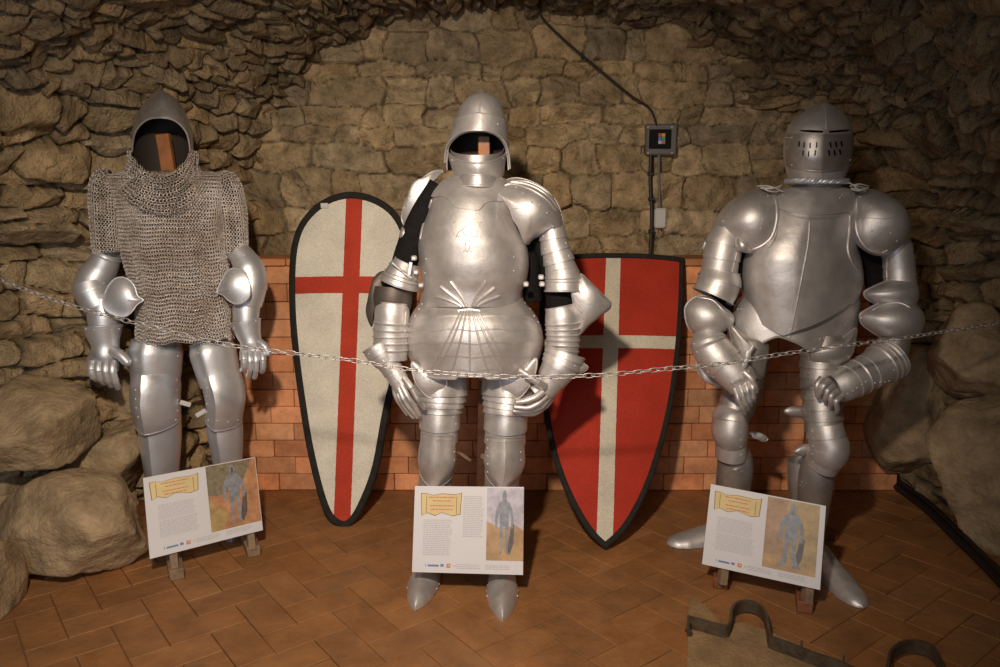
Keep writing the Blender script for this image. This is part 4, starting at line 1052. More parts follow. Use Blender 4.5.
# ------------------------------------------------------------------ SUIT 3: right
def suit3():
    Y = 3.0; base = PZ(780, 552, 0); O = base; st = M['steel']; sd = M['steel_dark']
    root = thing('plate_armour', base, 'suit of plate armour with closed slit-eyed helmet standing at right, feet apart', 'suit of armour')
    mb = MB(); b = P(824, 330, Y+.06); beam(mb, P(817, 190, Y+.03), b, .04, .03); c_ = P(775, 545, Y+.2); beam(mb, b, (b[0], b[1]+.14, 0), .035, .03); mb.build('stand_post', M['wood_red'], root, O)
    mb = MB(); box(mb, (b[0], b[1]+.14, .015), (.3, .16, .03)); mb.build('stand_base', M['wood_red'], root, O)
    # helmet
    mb = MB()
    sk = [(103, 823, 824, .002, .002), (105, 816, 832, .025, .03), (110, 806, 840, .06, .06), (118, 796, 847, .095, .10), (128, 789.5, 851.5, .12, .125), (140, 786.5, 853, .132, .135), (155, 786, 852, .135, .135), (168, 788, 849, .125, .13), (176, 790, 846, .112, .12), (184, 791.5, 843, .10, .11)]
    shell(mb, sk, Y, nc=110, nr=60, keel=.012, kx=.08, e=2.1)
    bv = mb.bvh(); ridge(mb, bv, [(824, 104), (826, 112), (826.5, 121), (826, 129)], .003)
    ridge(mb, bv, [(790, 133), (808, 133.5), (826, 135), (845, 132.5), (851, 130)], .003)
    hm = mb.build('helmet', st, root, O)
    mb = MB()
    vs = [(y, l-.8, r+.8, f+.006, q) for (y, l, r, f, q) in sk]
    S = shell(mb, vs[3:], Y, top=lambda a: 134.5-1.0*abs(a)/90, bot=lambda a: 171.5-7*(abs(a)/88)**1.3, az=(-88, 88), nc=80, nr=30, keel=.016, kx=.05, e=2.1); pipe(mb, S[-1], .0025, 6)
    bw = mb.bvh(); rivets(mb, bw, [(791.5, 165), (850, 160)], .0045)
    vz = mb.build('visor', M['steel_dark'], hm, O)
    mb = MB()
    for out in ([(799, 130.2), (811, 130.2), (823, 131), (823, 132.8), (812, 132.6), (803, 131.8)], [(829, 131), (840, 130), (850, 129.4), (850, 130.8), (840, 132.2), (829, 132.8)]):
        patch(mb, bv, out, .0004, .0012, 3, sharp=True)
    for x, y in ((799.5, 144), (804.5, 145), (810.5, 145.5), (817, 145), (803.5, 153), (809, 154), (815.5, 153), (830, 145), (835.5, 144.5), (841, 144), (828.5, 153), (834, 153), (839.5, 152)):
        s = .6 if x < 822 else -.9
        patch(mb, bw, [(x-.8, y-2.8), (x+.6-s*.3, y-2.8), (x+.8-s, y+2.6), (x-.6-s, y+2.6)], .0003, .0008, 2, sharp=True)
    mb.build('painted_slits', M['black'], hm, O)
    mb = MB(); box(mb, P(790, 137.5, Y-.06), (.028, .03, .006)); mb.build('visor_peg', M['rivet'], hm, O)
    # rope collar and neck
    mb = MB(); cc = P(816.5, 181.5, Y-.03); n = 300; m = mpp(181, Y)
    for ph in range(3):
        pts = []
        for i in range(n):
            q = 2*math.pi*i/n; t = q*16 + ph*2*math.pi/3
            rr = 1+.0
            pts.append(cc + np.array([math.sin(q)*(28.2*m+.005*math.cos(t)), -math.cos(q)*(.108+.005*math.cos(t)), .006*math.sin(t) ]))
        pipe(mb, pts, .0048, 6, closed=True)
    mb.build('rope_collar', M['steel_cool'], hm, O)
    mb = MB(); limb(mb, [(816.5, 181, Y, 24.5, 1.0), (816.5, 187, Y, 23, 1.0), (816.5, 192, Y, 23.5, 1.0), (815.5, 198, Y, 26, 1.05)], beads=(.3, .98), caps=(0, 0)); mb.build('neck_lames', st, root, O)
    # breastplate
    mb = MB()
    br = [(187, 790, 846, .09, .08), (192, 776, 860, .115, .10), (200, 768, 864, .135, .11), (214, 763, 862, .16, .125), (230, 757, 857, .18, .135), (246, 748, 858, .195, .14), (262, 743, 862, .205, .14), (280, 742, 864, .205, .14), (298, 744, 860, .20, .135), (312, 746, 856, .195, .13), (345, 748, 852, .185, .12)]
    def bot(a):
        x = -math.sin(math.radians(a)); return 304 + 31*max(0, 1-abs(a+17)/72)**.9
    shell(mb, br, Y, bot=bot, nc=130, nr=80, e=2.35, keel=.020, kx=-.12, lid=.04)
    bv = mb.bvh(); ridge(mb, bv, [(810, 221), (808, 245), (803, 272), (797, 303), (791, 333)], .0035, n=14)
    ridge(mb, bv, [(780, 211), (794, 216), (810, 218), (830, 217), (849, 213)], .0055, n=12)
    ridge(mb, bv, [(850, 214), (849, 232), (848, 250), (853, 264), (861, 275)], .006)
    ridge(mb, bv, [(778, 214), (777, 228), (774, 240), (768, 248)], .005)
    mb.build('breastplate', st, root, O)
    mb = MB(); patch(mb, bv, [(792, 190), (783, 192), (778, 200), (780, 209), (795, 214), (811, 215.5), (830, 214.5), (848, 211), (852, 203), (853, 193), (842, 190), (818, 194)], .003, .005, 8, k=4)
    b2 = mb.bvh(); rivets(mb, b2, [(783, 195), (785, 198), (842, 195), (840, 198)], .003); mb.build('gorget', st, root, O)
    # fauld
    mb = MB()
    fa = [(296, 744, 860, .15, .13), (306, 736, 861, .155, .14), (318, 731, 859, .16, .15), (332, 729, 857, .165, .155), (346, 731, 853, .17, .155), (370, 738, 848, .165, .15)]
    def fb(a):
        q = abs(a+12); return 336 + 14*min(1, q/26)**1.4 - 22*max(0, (q-60)/60)
    S = shell(mb, fa, Y, bot=fb, nc=110, nr=40, e=2.2, keel=.012, kx=-.1, lid=.1)
    pipe(mb, S[-1], .0048, 6, closed=True)
    bv = mb.bvh(); rivets(mb, bv, [(738, 309), (741, 309), (846, 325), (848, 322), (820, 339), (824, 338), (735, 331)], .003)
    ridge(mb, bv, [(790, 330), (789.5, 338)], .004)
    mb.build('fauld', st, root, O)
    for pts in ([(729, 325), (742, 333), (757, 342), (768, 345), (766, 362), (762, 378), (750, 370), (736, 352)], [(808, 349), (825, 345), (843, 337), (856, 328), (854, 346), (845, 360), (828, 368), (812, 364)]):
        mb = MB(); dome(mb, pts, Y-.13, .05, .0, rim=.003); mb.build('tasset', sd, root, O)
    mb = MB(); dome(mb, [(753, 345), (755, 347), (749, 357), (746, 368), (742, 366), (746, 355)], Y-.22, .006, power=1, thin=.003, n=4); mb.build('tasset_hinge', st, root, O)
    # pauldrons
    mb = MB(); dome(mb, [(774, 190, .0), (779, 204, -.03), (779, 222, -.06), (774, 239, -.08), (764, 248, -.08), (752, 253, -.07), (741, 250, -.05), (725, 241, 0), (712, 234, .03), (715, 222), (722, 210), (734, 199), (750, 191), (764, 187, .03)], Y-.03, .13, .09)
    bv = mb.bvh()
    ridge(mb, bv, [(773.5, 195), (776.5, 206), (776.5, 221), (772, 236), (763, 245), (752, 250)], .0052, n=10)
    dome(mb, [(737, 237), (745, 243), (751, 252), (741, 251), (736, 245)], Y-.15, .03, .02, n=4, rim=.0025)
    rivets(mb, bv, [(763, 219.5), (742, 229), (761, 228.5), (723, 221), (768, 196), (773, 240)], .0035)
    mb.build('pauldron', st, root, O)
    mb = MB(); dome(mb, [(855, 212, -.06), (855, 198, -.03), (860, 191), (872, 189, .02), (885, 195), (897, 206), (905, 221, .02), (905, 236, .03), (897, 246, 0), (885, 255, -.04), (873, 255, -.07), (862, 248, -.08), (855, 236, -.08), (853, 224, -.07)], Y-.03, .13, .09)
    bv = mb.bvh(); ridge(mb, bv, [(857, 197), (856, 212), (856, 228), (860, 240), (868, 249), (880, 253), (888, 250)], .004, n=10)
    ridge(mb, bv, [(857, 219), (870, 218), (885, 219), (898, 216)], .0014)
    rivets(mb, bv, [(860, 197), (871, 206), (891, 233), (897, 241), (872, 231), (857, 236)], .0035)
    mb.build('pauldron', st, root, O)
    # laces at shoulders
    for x, s in ((768, 1), (858, -1)):
        mb = MB(); r = random.Random(int(x))
        for k in range(5):
            p0 = (x-11+r.uniform(0, 6), 188+r.uniform(-6, 3)); p1 = (x+r.uniform(6, 16), 187+r.uniform(-2, 5))
            pts = [P(p0[0], p0[1], Y-.10), P((p0[0]+p1[0])/2, (p0[1]+p1[1])/2-r.uniform(-3, 3), Y-.13), P(p1[0], p1[1], Y-.11)]
            pipe(mb, cr(pts, 5), .0022, 5)
        mb.build('lace', M['plastic'], root, O)
    # pointed tips behind the shoulders
    for pts in ([(713, 231), (712, 249), (701, 248)], [(909, 249), (917, 258), (911, 259)]):
        mb = MB(); dome(mb, pts, Y+.04, .006, .006, n=3, k=2); mb.build('rear_plate_tip', M['steel_cool'], root, O)
    mb = MB(); limb(mb, [(745, 235, Y+.02, 14), (733, 270, Y+.02, 14), (718, 310, Y, 14), (712, 340, Y-.03, 13)], caps=(0, 0)); mb.build('arming_sleeve', M['fabric'], root, O)
    mb = MB(); limb(mb, [(870, 235, Y+.05, 16), (878, 270, Y+.07, 14), (886, 310, Y, 13), (893, 345, Y-.04, 12)], caps=(0, 0)); mb.build('arming_sleeve', M['fabric'], root, O)
    # arm viewer left
    mb = MB(); limb(mb, [(729, 230, Y-.05, 16), (724, 246, Y-.055, 18), (721, 260, Y-.06, 17.5), (719, 272, Y-.06, 17), (717, 279, Y-.065, 18.5)], lames=[.33, .60, .82], amp=.06, nc=36)
    bv = mb.bvh(); ridge(mb, bv, [(737, 252), (735, 262), (732, 273)], .003); mb.build('arm_lames', st, root, O)
    mb = MB(); limb(mb, [(721, 272, Y-.07, 18.5), (719, 283, Y-.075, 21), (713, 296, Y-.08, 20)], lames=[.45], amp=.05, rim=(.002, .0035), nc=36); mb.build('upper_arm_plate', st, root, O)
    mb = MB(); dome(mb, [(684.5, 311), (688, 302), (698, 296), (711, 297), (722, 306), (733, 316), (732, 325), (724, 331), (711, 333), (698, 334), (688, 327)], Y-.08, .085, .06, rim=.0028)
    bv = mb.bvh(); ridge(mb, bv, [(696, 297), (712, 300), (722, 309), (730, 317)], .003); mb.build('elbow_cop', st, root, O)
    mb = MB()
    limb(mb, [(706, 332, Y-.09, 13), (709, 343, Y-.11, 18), (717, 356, Y-.13, 19), (728, 368, Y-.15, 17.5), (738, 378, Y-.17, 16.5, .9), (744, 386, Y-.18, 14.5, .8)], lames=[.16, .58], amp=.06, nc=36, beads=(.22,))
    bv = mb.bvh(); rivets(mb, bv, [(706, 367), (708, 372), (713, 377), (717, 384), (722, 388), (733, 362), (738, 365), (743, 368), (749, 371), (694, 344), (697, 352)], .0035)
    dome(mb, [(696, 362), (708, 368), (718, 379), (720, 386), (711, 384), (700, 376)], Y-.06, .03, .02, rim=.003)
    for i in range(6): 
        p = line((732, 383), (750, 375), 6)[i]; q_, nn = cast(bv, p[0], p[1]); 
        if q_ is not None: box(mb, q_, (.011, .012, .013), bev=.004)
    g = mb.build('gauntlet', st, root, O)
    for i, (a, b_) in enumerate(((735, 389), (740, 386), (745, 383), (750, 380))):
        finger([(a, b_, Y-.215), (a+3, b_+9, Y-.235), (a+7-i*1.2, b_+17, Y-.23), (a+10-i*2, b_+24-i, Y-.20)], 3.1, g, O, st)
    finger([(744, 372, Y-.22), (752, 380, Y-.235), (756, 391, Y-.23)], 3.3, g, O, st, 'thumb', 2)
    # arm viewer right
    mb = MB(); limb(mb, [(893, 238, Y-.02, 14), (897, 252, Y-.02, 14.5), (899, 267, Y-.02, 14.5), (900, 284, Y-.025, 15)], lames=[.35, .62, .85], amp=.05, nc=36)
    bv = mb.bvh(); ridge(mb, bv, [(887, 258), (886.5, 270), (887, 281)], .003); mb.build('arm_lames', st, root, O)
    mb = MB(); dome(mb, [(864, 292), (875, 286), (887, 281), (902, 279), (915, 282), (917, 294), (914, 305), (896, 305), (878, 304), (867, 299)], Y-.05, .075, .06, rim=.003)
    bv = mb.bvh(); ridge(mb, bv, [(864, 293), (885, 292), (905, 289), (916, 288)], .003); mb.build('upper_arm_plate', st, root, O)
    mb = MB(); dome(mb, [(861, 323), (860, 314), (869, 308), (879, 303), (892, 299), (907, 300), (918, 307), (922.5, 318), (919, 331), (910, 338), (898, 340), (883, 338), (869, 330)], Y-.07, .10, .06, rim=.003)
    bv = mb.bvh(); ridge(mb, bv, [(872, 310), (886, 304), (900, 303), (911, 308)], .003); rivets(mb, bv, [(858+3, 318)], .006); mb.build('elbow_cop', st, root, O)
    mb = MB(); limb(mb, [(895, 332, Y-.06, 15), (893, 348, Y-.08, 15), (888, 360, Y-.10, 14)]); mb.build('forearm_plate', sd, root, O)
    mb = MB()
    limb(mb, [(892, 357, Y-.11, 21), (885, 362, Y-.12, 20.5), (872, 370, Y-.14, 18), (858, 377, Y-.16, 17.5), (846, 384, Y-.18, 17, .9), (834, 389, Y-.19, 14, .8)], lames=[.12, .45, .75], amp=.05, nc=36, rim=(.003, 0), beads=(.05, .2, .6))
    bv = mb.bvh(); rivets(mb, bv, [(866, 382), (862, 385), (857, 388), (853, 391), (848, 394), (889, 381), (885, 382), (880, 382.5), (875, 383), (894, 370), (836, 368), (844, 366), (851, 367)], .0036)
    for i in range(7):
        p = line((822, 378), (838, 398), 7)[i]; q_, nn = cast(bv, p[0]+2, p[1])
        if q_ is not None: box(mb, q_, (.011, .012, .013), bev=.004)
    g = mb.build('gauntlet', st, root, O)
    for i, (a, b_) in enumerate(((826, 382), (830, 387), (834, 392), (839, 397))):
        finger([(a+3, b_-1, Y-.225), (a-3, b_+5, Y-.245), (a-6+i*1.5, b_+11, Y-.235), (a-6+i*1.5, b_+15, Y-.205)], 3.2, g, O, st)
    finger([(822, 378, Y-.225), (817, 386, Y-.235), (818, 396, Y-.225)], 3.3, g, O, st, 'thumb', 2)
    # legs
    YL, YR = Y+.06, Y-.08
    mb = MB(); limb(mb, [(749, 330, YL, 20), (748, 355, YL-.01, 19.5), (745, 380, YL-.02, 18.5), (739, 400, YL-.03, 17.5), (732, 416, YL-.04, 16.5)], lames=[.45, .62, .78, .9], amp=.06, nc=40)
    bv = mb.bvh(); rivets(mb, bv, [(763, y) for y in (350, 358, 366, 374, 382)]+[(724, 405), (725, 400)], .003); mb.build('thigh_plate', sd, root, O)
    mb = MB(); limb(mb, [(733, 411, YL-.05, 15.5), (730, 420, YL-.06, 17), (729.5, 430, YL-.065, 17), (731, 440, YL-.05, 15), (731, 456, YL-.04, 14.5)], lames=[.18, .62], amp=.05, ratio=1.2, nc=36)
    bv = mb.bvh(); rivets(mb, bv, [(741, 432), (741, 440), (741, 447), (741, 455)], .003); k_ = mb.build('knee_cop', st, root, O)
    mb = MB(); dome(mb, [(744, 431), (760, 433), (768, 439), (762, 441), (753, 436)], YL, .01, .01, n=4, rim=.002); mb.build('knee_wing', st, k_, O)
    mb = MB(); limb(mb, [(731, 453, YL-.03, 14.5), (734.5, 458, YL-.02, 17), (735, 470, YL-.01, 17.5), (733, 490, YL, 17), (731, 520, YL+.01, 12), (731, 540, YL+.01, 11)], rim=(.003, 0), keel=.05, nc=36)
    bv = mb.bvh(); rivets(mb, bv, [(738, 469), (741, 468), (741, 472), (738, 473), (743, 471)], .0028); mb.build('shin_plate', sd, root, O)
    mb = MB(); limb(mb, [(823, 335, YR, 19), (821, 360, YR-.01, 19), (821, 385, YR-.02, 18.5), (823, 412, YR-.04, 18), (824, 430, YR-.05, 17.5)], lames=[i/9 for i in range(1, 9)], amp=.09, nc=40)
    bv = mb.bvh(); rivets(mb, bv, [(809, y) for y in (362, 373, 384, 395, 414)], .003); mb.build('thigh_plate', sd, root, O)
    mb = MB(); limb(mb, [(824, 424, YR-.06, 17), (826, 436, YR-.07, 17.5), (829, 447, YR-.075, 18.5), (825, 457, YR-.06, 17), (821, 466, YR-.05, 15)], lames=[.25, .75], amp=.05, ratio=1.2, nc=36)
    bv = mb.bvh(); rivets(mb, bv, [(812, 431), (813, 438), (813, 446), (812, 454), (813, 462)], .003); k_ = mb.build('knee_cop', st, root, O)
    mb = MB(); dome(mb, [(793, 452), (799, 447), (807, 444), (808, 452), (801, 456)], YR-.03, .012, .01, n=4, rim=.002); mb.build('knee_wing', sd, k_, O)
    mb = MB(); dome(mb, [(784, 412), (790, 407), (804, 408), (806, 417), (795, 417)], YR, .012, .01, n=4, rim=.002); mb.build('knee_wing', sd, k_, O)
    mb = MB(); limb(mb, [(821, 461, YR-.04, 14.5), (818, 467, YR-.03, 16.5), (816, 480, YR-.02, 17), (814, 500, YR-.01, 16), (812, 535, YR, 12), (812, 568, YR+.01, 11.5)], rim=(.003, 0), keel=.05, nc=36)
    limb(mb, [(800, 460, YR+.05, 12), (800, 480, YR+.05, 12), (803, 510, YR+.04, 11)], caps=(1, 0))
    bv = mb.bvh(); rivets(mb, bv, [(802, 482), (803, 486), (800, 485), (806, 484)], .0028); mb.build('shin_plate', sd, root, O)
    sabaton('foot_plate', PZ(745, 536, 0), PZ(667, 545, 0), .125, .095, root, O, st, point=0)
    sabaton('foot_plate', PZ(810, 556, 0), PZ(863, 609, 0), .115, .09, root, O, st, point=0)
suit3()

# ------------------------------------------------------------------ information panels
INK = mat('grey_print_ink', (.42, .41, .43), .6); RED = mat('red_print_ink', (.55, .14, .09), .6); SCROLL = mat('scroll_yellow', (.66, .52, .25), .6, 0, (4, .12))
SCE = mat('scroll_outline', (.22, .13, .05), .6); BLUE = mat('blue_print_ink', (.14, .19, .40), .6)
PIC = {k: mat('picture_'+k, c, .4, 0, (n_, .35)) for k, c, n_ in (('rock', (.20, .16, .10), 60), ('brick', (.42, .20, .09), 30), ('floor', (.40, .24, .10), 20), ('boulder', (.38, .26, .10), 25), ('figure', (.22, .225, .25), 45), ('shade', (.10, .08, .07), 40), ('warm', (.36, .22, .12), 20), ('lilac', (.45, .42, .48), 20))}
def panel(corner_px, zb, zt, label, kind, feet):
    tl, tr, br_, bl = corner_px
    A = PZ(*bl, zb); B = PZ(*br_, zb); T0 = PZ(*tl, zt); n = np.cross(B-A, T0-A); n /= np.linalg.norm(n)
    if n[1] > 0: n = -n
    d = D(*tr); Cc = CAM + d*((A-CAM) @ n/(d @ n))
    mid = (A+B)/2; base = np.array([mid[0], mid[1]+.05, 0]); root = thing('information_panel', base, label, 'information sign', 'information panels in front of the figures')
    def W(u, v, off=0): return (A*(1-u)*(1-v)+B*u*(1-v)+Cc*u*v+T0*(1-u)*v) + n*off
    O = base; mb = MB(); th = .010
    V = [W(0, 0), W(1, 0), W(1, 1), W(0, 1), W(0, 0, -th), W(1, 0, -th), W(1, 1, -th), W(0, 1, -th)]
    mb.add(V, [(0, 1, 2, 3), (7, 6, 5, 4), (0, 4, 5, 1), (1, 5, 6, 2), (2, 6, 7, 3), (3, 7, 4, 0)]); bd = mb.build('board', M['paper'], root, O, flat=True)
    def poly(name, pts, m, off, N=None):
        mb = MB(); c = np.mean(pts, 0); V = [W(*p, off) for p in pts]+[W(*p, .0) for p in pts]; k = len(pts)
        mb.add(V, [tuple(range(k))] + [(i, i+k, (i+1) % k+k, (i+1) % k) for i in range(k)]); return mb.build(name, m, bd, O, flat=True)
    def quad(mb, u0, v0, u1, v1, off): mb.add([W(u0, v0, off), W(u1, v0, off), W(u1, v1, off), W(u0, v1, off)], [(0, 1, 2, 3)])
    r = random.Random(kind*7+1)
    # scroll banner
    us, ue, v0, v1 = (.06, .46, .70, .93) if kind != 2 else (.075, .43, .66, .92)
    sc_ = [(us, v0), (us+.05, v0+.03), (us+.12, v0-.0), ((us+ue)/2, v0+.035), (ue-.08, v0), (ue-.01, v0+.02), (ue, v1), (ue-.06, v1-.02), ((us+ue)/2, v1-.01), (us+.1, v1-.03), (us+.04, v1-.01), (us-.01, v1-.01)]
    poly('scroll_outline', [((p[0]-(us+ue)/2)*1.035+(us+ue)/2, (p[1]-(v0+v1)/2)*1.06+(v0+v1)/2) for p in sc_], SCE, .0006)
    poly('scroll_banner', sc_, SCROLL, .0010)
    mb = MB(); quad(mb, us+.035, v0+.02, us+.040, v1-.03, .0013); quad(mb, ue-.045, v0+.02, ue-.040, v1-.04, .0013)
    mb.build('scroll_curl', SCE, bd, O, flat=True)
    mb = MB(); rows = 4
    for i in range(rows):
        v = v1-.055-(i+(.35 if i > 1 else 0))*.042; ww = (.12, .085, .11, .10)[i]; u = (us+ue)/2-ww
        while u < (us+ue)/2+ww:
            l = r.uniform(.012, .04); quad(mb, u, v, min(u+l, (us+ue)/2+ww), v+.011, .0014); u += l+.006
    mb.build('title_lines', RED, bd, O, flat=True)
    def para(u0, u1, v_t, v_b, step=.021):
        v = v_t; mb = MB()
        while v > v_b:
            u = u0; e_ = u1-r.uniform(0, .03)
            while u < e_:
                l = r.uniform(.008, .032); quad(mb, u, v, min(u+l, e_), v+.0075, .0010); u += l+.006
            v -= step
        mb.build('text_block', INK, bd, O, flat=True)
    if kind == 2: para(.09, .36, .60, .20); para(.45, .64, .88, .40)
    else: para(.10, .42, .61, .44); para(.10, .44, .41, .20)
    para(.40, .62, .095, .05, .02); para(.66, .90, .095, .05, .02);
    mb = MB(); quad(mb, .12, .065, .125, .10, .001); quad(mb, .14, .07, .24, .092, .001); quad(mb, .255, .07, .285, .10, .001); mb.build('blue_logo', BLUE, bd, O, flat=True)
    mb = MB(); quad(mb, .31, .06, .345, .105, .001); mb.build('crest_logo', RED, bd, O, flat=True)
    mb = MB(); quad(mb, .32, .075, .338, .095, .0014); quad(mb, .365, .07, .385, .08, .001); quad(mb, .365, .085, .40, .093, .001); mb.build('crest_lettering', SCROLL, bd, O, flat=True)
    # picture
    if kind == 1:
        p0, p1, q0, q1 = .535, .995, .13, .99
        poly('picture_ground', [(p0, q0), (p1, q0), (p1, q1), (p0, q1)], PIC['brick'], .0008)
        poly('picture_rock', [(p0, .60), (.62, .58), (.78, .62), (.86, .70), (.95, .985), (p0, q1)], PIC['rock'], .0011)
        poly('picture_boulder', [(p0, q0), (.63, q0), (.70, .30), (.66, .42), (.60, .40), (.56, .55), (p0, .58)], PIC['boulder'], .0012)
        cx = .77; fig = 1.0
    elif kind == 2:
        p0, p1, q0, q1 = .665, 1.0, .155, .985
        poly('picture_ground', [(p0, q0), (p1, q0), (p1, q1), (p0, q1)], PIC['lilac'], .0008)
        poly('picture_floor', [(p0, q0), (p1, q0), (p1, .50), (.93, .56), (.80, .52), (p0, .60)], PIC['floor'], .0011)
        cx = .825; fig = 1.0
    else:
        p0, p1, q0, q1 = .515, .955, .13, .985
        poly('picture_ground', [(p0, q0), (p1, q0), (p1, q1), (p0, q1)], PIC['floor'], .0008)
        poly('picture_rock', [(.70, .30), (p1, .25), (p1, q1), (.70, q1)], PIC['boulder'], .0011)
        poly('picture_brick', [(p0, .28), (.68, .35), (.72, .75), (.66, .98), (p0, q1)], PIC['warm'], .0012)
        cx = .735; fig = 1.0
    h0, h1 = (.20, .96) if kind != 2 else (.24, .96)
    H_ = h1-h0; wd = .105 if kind != 2 else .085
    def fp(pts): return [(cx+a*wd, h0+b*H_) for a, b in pts]
    # figure as small body shapes: helmet, trunk with arms, two legs
    sh = [( .5, .0), (1.0, .0), (1.5, .1), (.9, .5)]
    poly('picture_shadow', fp([(.3, -.02), (.6, -.02), (1.0, .15), (1.1, .45), (.8, .5)]), PIC['shade'], .0013)
    fm = PIC['figure']
    poly('picture_helmet', fp([(-.2, .83), (.2, .83), (.24, .92), (.12, .99), (0, 1.0), (-.12, .99), (-.24, .92)]), fm, .0016)
    poly('picture_trunk', fp([(-.45, .45), (0, .41), (.45, .45), (.5, .6), (.62, .72), (.55, .80), (.2, .84), (-.2, .84), (-.55, .80), (-.62, .72), (-.5, .6)]), fm, .0016)
    for s in (-1, 1):
        pp = fp([(s*.58, .78), (s*.85, .70), (s*1.0, .55), (s*.95, .40), (s*.75, .38), (s*.72, .55), (s*.5, .66)]); poly('picture_arm', pp if s < 0 else pp[::-1], fm, .0017)
        pp = fp([(s*.08, .45), (s*.48, .46), (s*.45, .22), (s*(.42 if kind != 3 else .7), .03), (s*(.6 if kind != 3 else 1.1), -.03), (s*.22, .0), (s*.18, .2)]); poly('picture_leg', pp if s > 0 else pp[::-1], fm if kind != 3 else (fm if s else fm), .0015)
    if kind == 1: poly('picture_face_gap', fp([(-.1, .85), (.1, .85), (.1, .95), (-.1, .95)]), PIC['shade'], .0018)
    # timber rest
    for u in ((.38, .62) if kind == 2 else ()):
        p = W(u, .80, -th-.014); q = np.array([p[0], p[1]+.17, .012]); mb = MB(); beam(mb, p, q, .03, .022); mb.build('easel_leg', M['wood_pale'], root, O)
        mb = MB(); p = W(u, .10, -th-.012); beam(mb, W(u, .82, -th-.012), p, .03, .020); mb.build('board_batten', M['wood_pale'], root, O)
    for (fx, fy, bx, by) in feet:
        a = PZ(fx, fy, .022); b = PZ(bx, by, .022); dr = (b-a)/np.linalg.norm(b-a); b = a+dr*.34
        mb = MB(); beam(mb, a, b, .055, .044, bev=.004); mb.build('foot', M['wood_pale'] if kind == 1 else M['wood_red'], root, O)
        # slanted prop carrying the board
        fwd = W(.5, .5)-W(.5, 0); s = a+dr*.09+[0, 0, .02]
        k = ((A-s) @ n)/(dr @ n) if abs(dr @ n) > 1e-6 else 0
        q = s+dr*k - n*(th+.024)*1.0; upv = (T0-A)/np.linalg.norm(T0-A)
        mb = MB(); beam(mb, q+upv*(.0), q+upv*.26, .03, .04); mb.build('prop', M['wood_pale'], root, O)
    return root
panel([(143, 478), (255, 457), (263, 530), (150, 559)], .10, .37, 'tilted information panel with photo of grey figure, in front of the mail-clad figure', 1, [(177, 575, 172, 552), (254, 552, 246, 533)])
panel([(415, 486), (524, 487), (523, 575), (412, 572)], .11, .40, 'level information panel covering the shins of the central suit of armour', 2, [])
panel([(711, 484), (826, 506), (820, 590), (702, 564)], .10, .38, 'tilted information panel between the feet of the right suit of armour', 3, [(720.5, 584, 722, 566), (805, 608, 803, 588)])

# ------------------------------------------------------------------ barrier chain
def chain():
    pts = [(-40, 262, 2.75), (0, 280, 2.68), (60, 302, 2.6), (120, 319, 2.54), (175, 333, 2.5), (235, 346, 2.46), (300, 354, 2.43), (350, 360, 2.41), (400, 368, 2.39), (450, 373.5, 2.38), (520, 377, 2.38), (600, 375, 2.39), (665, 369, 2.42), (720, 364, 2.46), (780, 354.5, 2.5), (840, 346, 2.56), (890, 340, 2.62), (935, 333, 2.68), (975, 327, 2.76), (1015, 321, 2.9)]
    p = cr(np.array([P(*q) for q in pts]), 30); L = np.concatenate([[0], np.cumsum(np.linalg.norm(np.diff(p, axis=0), axis=1))])
    pit = .0265; n = int(L[-1]/pit); V = []; Q = []
    nu, nv = 16, 6; a, b, r = .0175, .0075, .0016
    for i in range(n):
        s = (i+.5)*pit; c = np.array([np.interp(s, L, p[:, k]) for k in range(3)]); c2 = np.array([np.interp(s+.01, L, p[:, k]) for k in range(3)])
        x = c2-c; x /= np.linalg.norm(x); y = np.cross([0, 1, 0], x); y /= np.linalg.norm(y); z = np.cross(x, y)
        ang = (.35 if i % 2 else math.pi/2+.35)+random.uniform(-.25, .25); y2 = y*math.cos(ang)+z*math.sin(ang); z2 = np.cross(x, y2); m = len(V)
        for u in range(nu):
            q = 2*math.pi*u/nu; cx, cy = math.cos(q), math.sin(q)
            ex, ey = math.copysign(abs(cx)**.75, cx)*a, math.copysign(abs(cy)**.75, cy)*b; nn = np.array([cx/a, cy/b]); nn /= np.linalg.norm(nn)
            for v in range(nv):
                w_ = 2*math.pi*v/nv; V.append(c+x*(ex+nn[0]*r*math.cos(w_))+y2*(ey+nn[1]*r*math.cos(w_))+z2*r*math.sin(w_))
        for u in range(nu):
            for v in range(nv): Q.append((m+u*nv+v, m+((u+1) % nu)*nv+v, m+((u+1) % nu)*nv+(v+1) % nv, m+u*nv+(v+1) % nv))
    o = fastmesh('barrier_chain', np.array(V), np.array(Q), M['steel'], origin=tuple(p[0]))
    tag(o, 'thin steel link chain hanging across the front of all three suits of armour', 'chain')
chain()

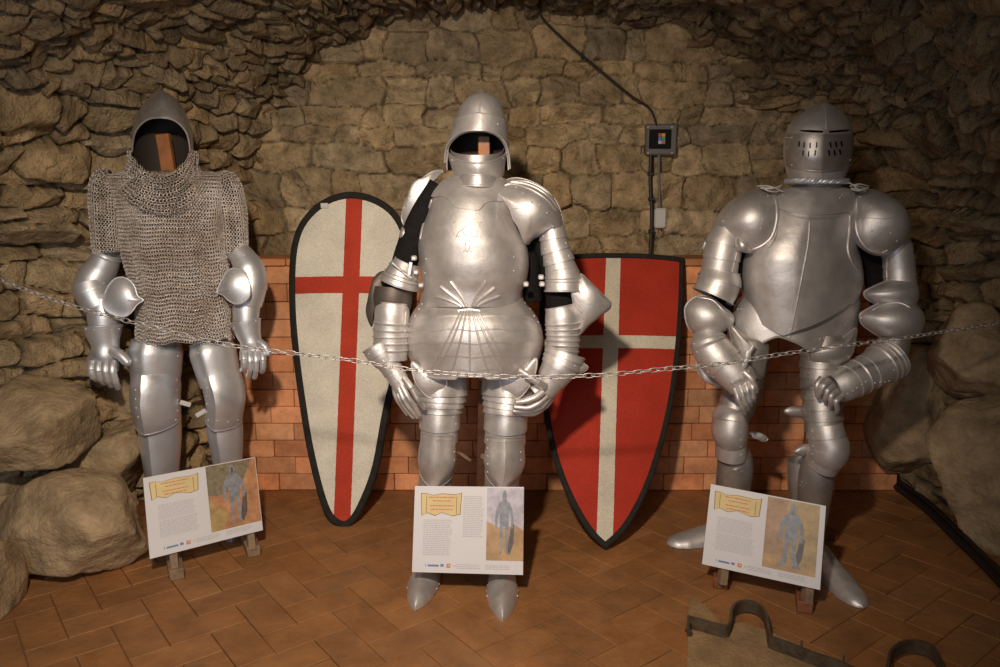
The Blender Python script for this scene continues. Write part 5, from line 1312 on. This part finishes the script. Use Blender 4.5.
# ------------------------------------------------------------------ board and iron shackle bar in the foreground
def foreground():
    z = .014
    out = [(689, 596), (699, 600), (712, 612), (722, 625), (745, 622), (775, 634), (800, 645), (840, 660), (900, 690), (1010, 720), (1000, 800), (684, 800)]
    T = np.array([PZ(a, b, z) for a, b in out]); B = T*[1, 1, 0]; k = len(out); mb = MB()
    mb.add(np.concatenate([T, B]), [tuple(range(k))[::-1]] + [(i, (i+1) % k, (i+1) % k+k, i+k) for i in range(k)])
    bs = PZ(760, 690, 0)
    o = mb.build('stone_slab', mat('worn_slab', (.30, .19, .09), .8, 0, (9, .35), [(30, .006), (120, .002)]), origin=tuple(bs), flat=True)
    tag(o, 'worn broken-edged slab lying on the floor at bottom right under the iron shackle bar', 'slab')
    root = thing('shackle_bar', PZ(735, 640, z), 'black iron bar bent into two hoops lying on the slab at bottom right', 'shackles')
    O = root.location
    def strap(name, pts, h=.042, t=.009, par=root):
        p = cr(np.array(pts), 8); mb = MB(); V = []; n = len(p)
        for i in range(n):
            T_ = p[min(i+1, n-1)]-p[max(i-1, 0)]; T_ /= np.linalg.norm(T_); s = np.cross(T_, [0, 0, 1]); s /= np.linalg.norm(s)+1e-9
            for (a, b) in ((-1, 0), (1, 0), (1, 1), (-1, 1)): V.append(p[i]+s*t*.5*a+np.array([0, 0, h*b]))
        mb.add(V, gridf(n, 4)+[(0, 1, 2, 3), (4*n-4, 4*n-3, 4*n-2, 4*n-1)[::-1]]); return mb.build(name, M['iron'], par, O)
    def q(a, b, zz=z+.002): return PZ(a, b, zz)
    strap('bar', [q(687, 627), q(702, 631), q(716, 635), q(727, 636.5), q(730, 630), q(731, 621), q(736, 613.5), q(746, 611), q(757, 614), q(764, 621), q(767, 632), q(769, 645), (q(773, 649)), q(790, 655), q(812, 664), q(835, 672), q(862, 684), q(880, 690), q(886, 680), q(889, 665), q(898, 655), q(914, 652), q(930, 657), q(939, 670), q(944, 695), q(980, 715)])
    for (x, y) in ((688, 622), (801, 645), (843, 660)):
        mb = MB(); a = q(x, y+6, z+.03); pipe(mb, [a, a+[0, 0, .035]], [.006, .003], 8); 
        a2 = a+[0, -.012, -.005]; pipe(mb, [a2+[0, .01, 0], a2-[0, .006, 0]], [.011, .008], 10); mb.build('bolt', M['iron'], root, O)
foreground()
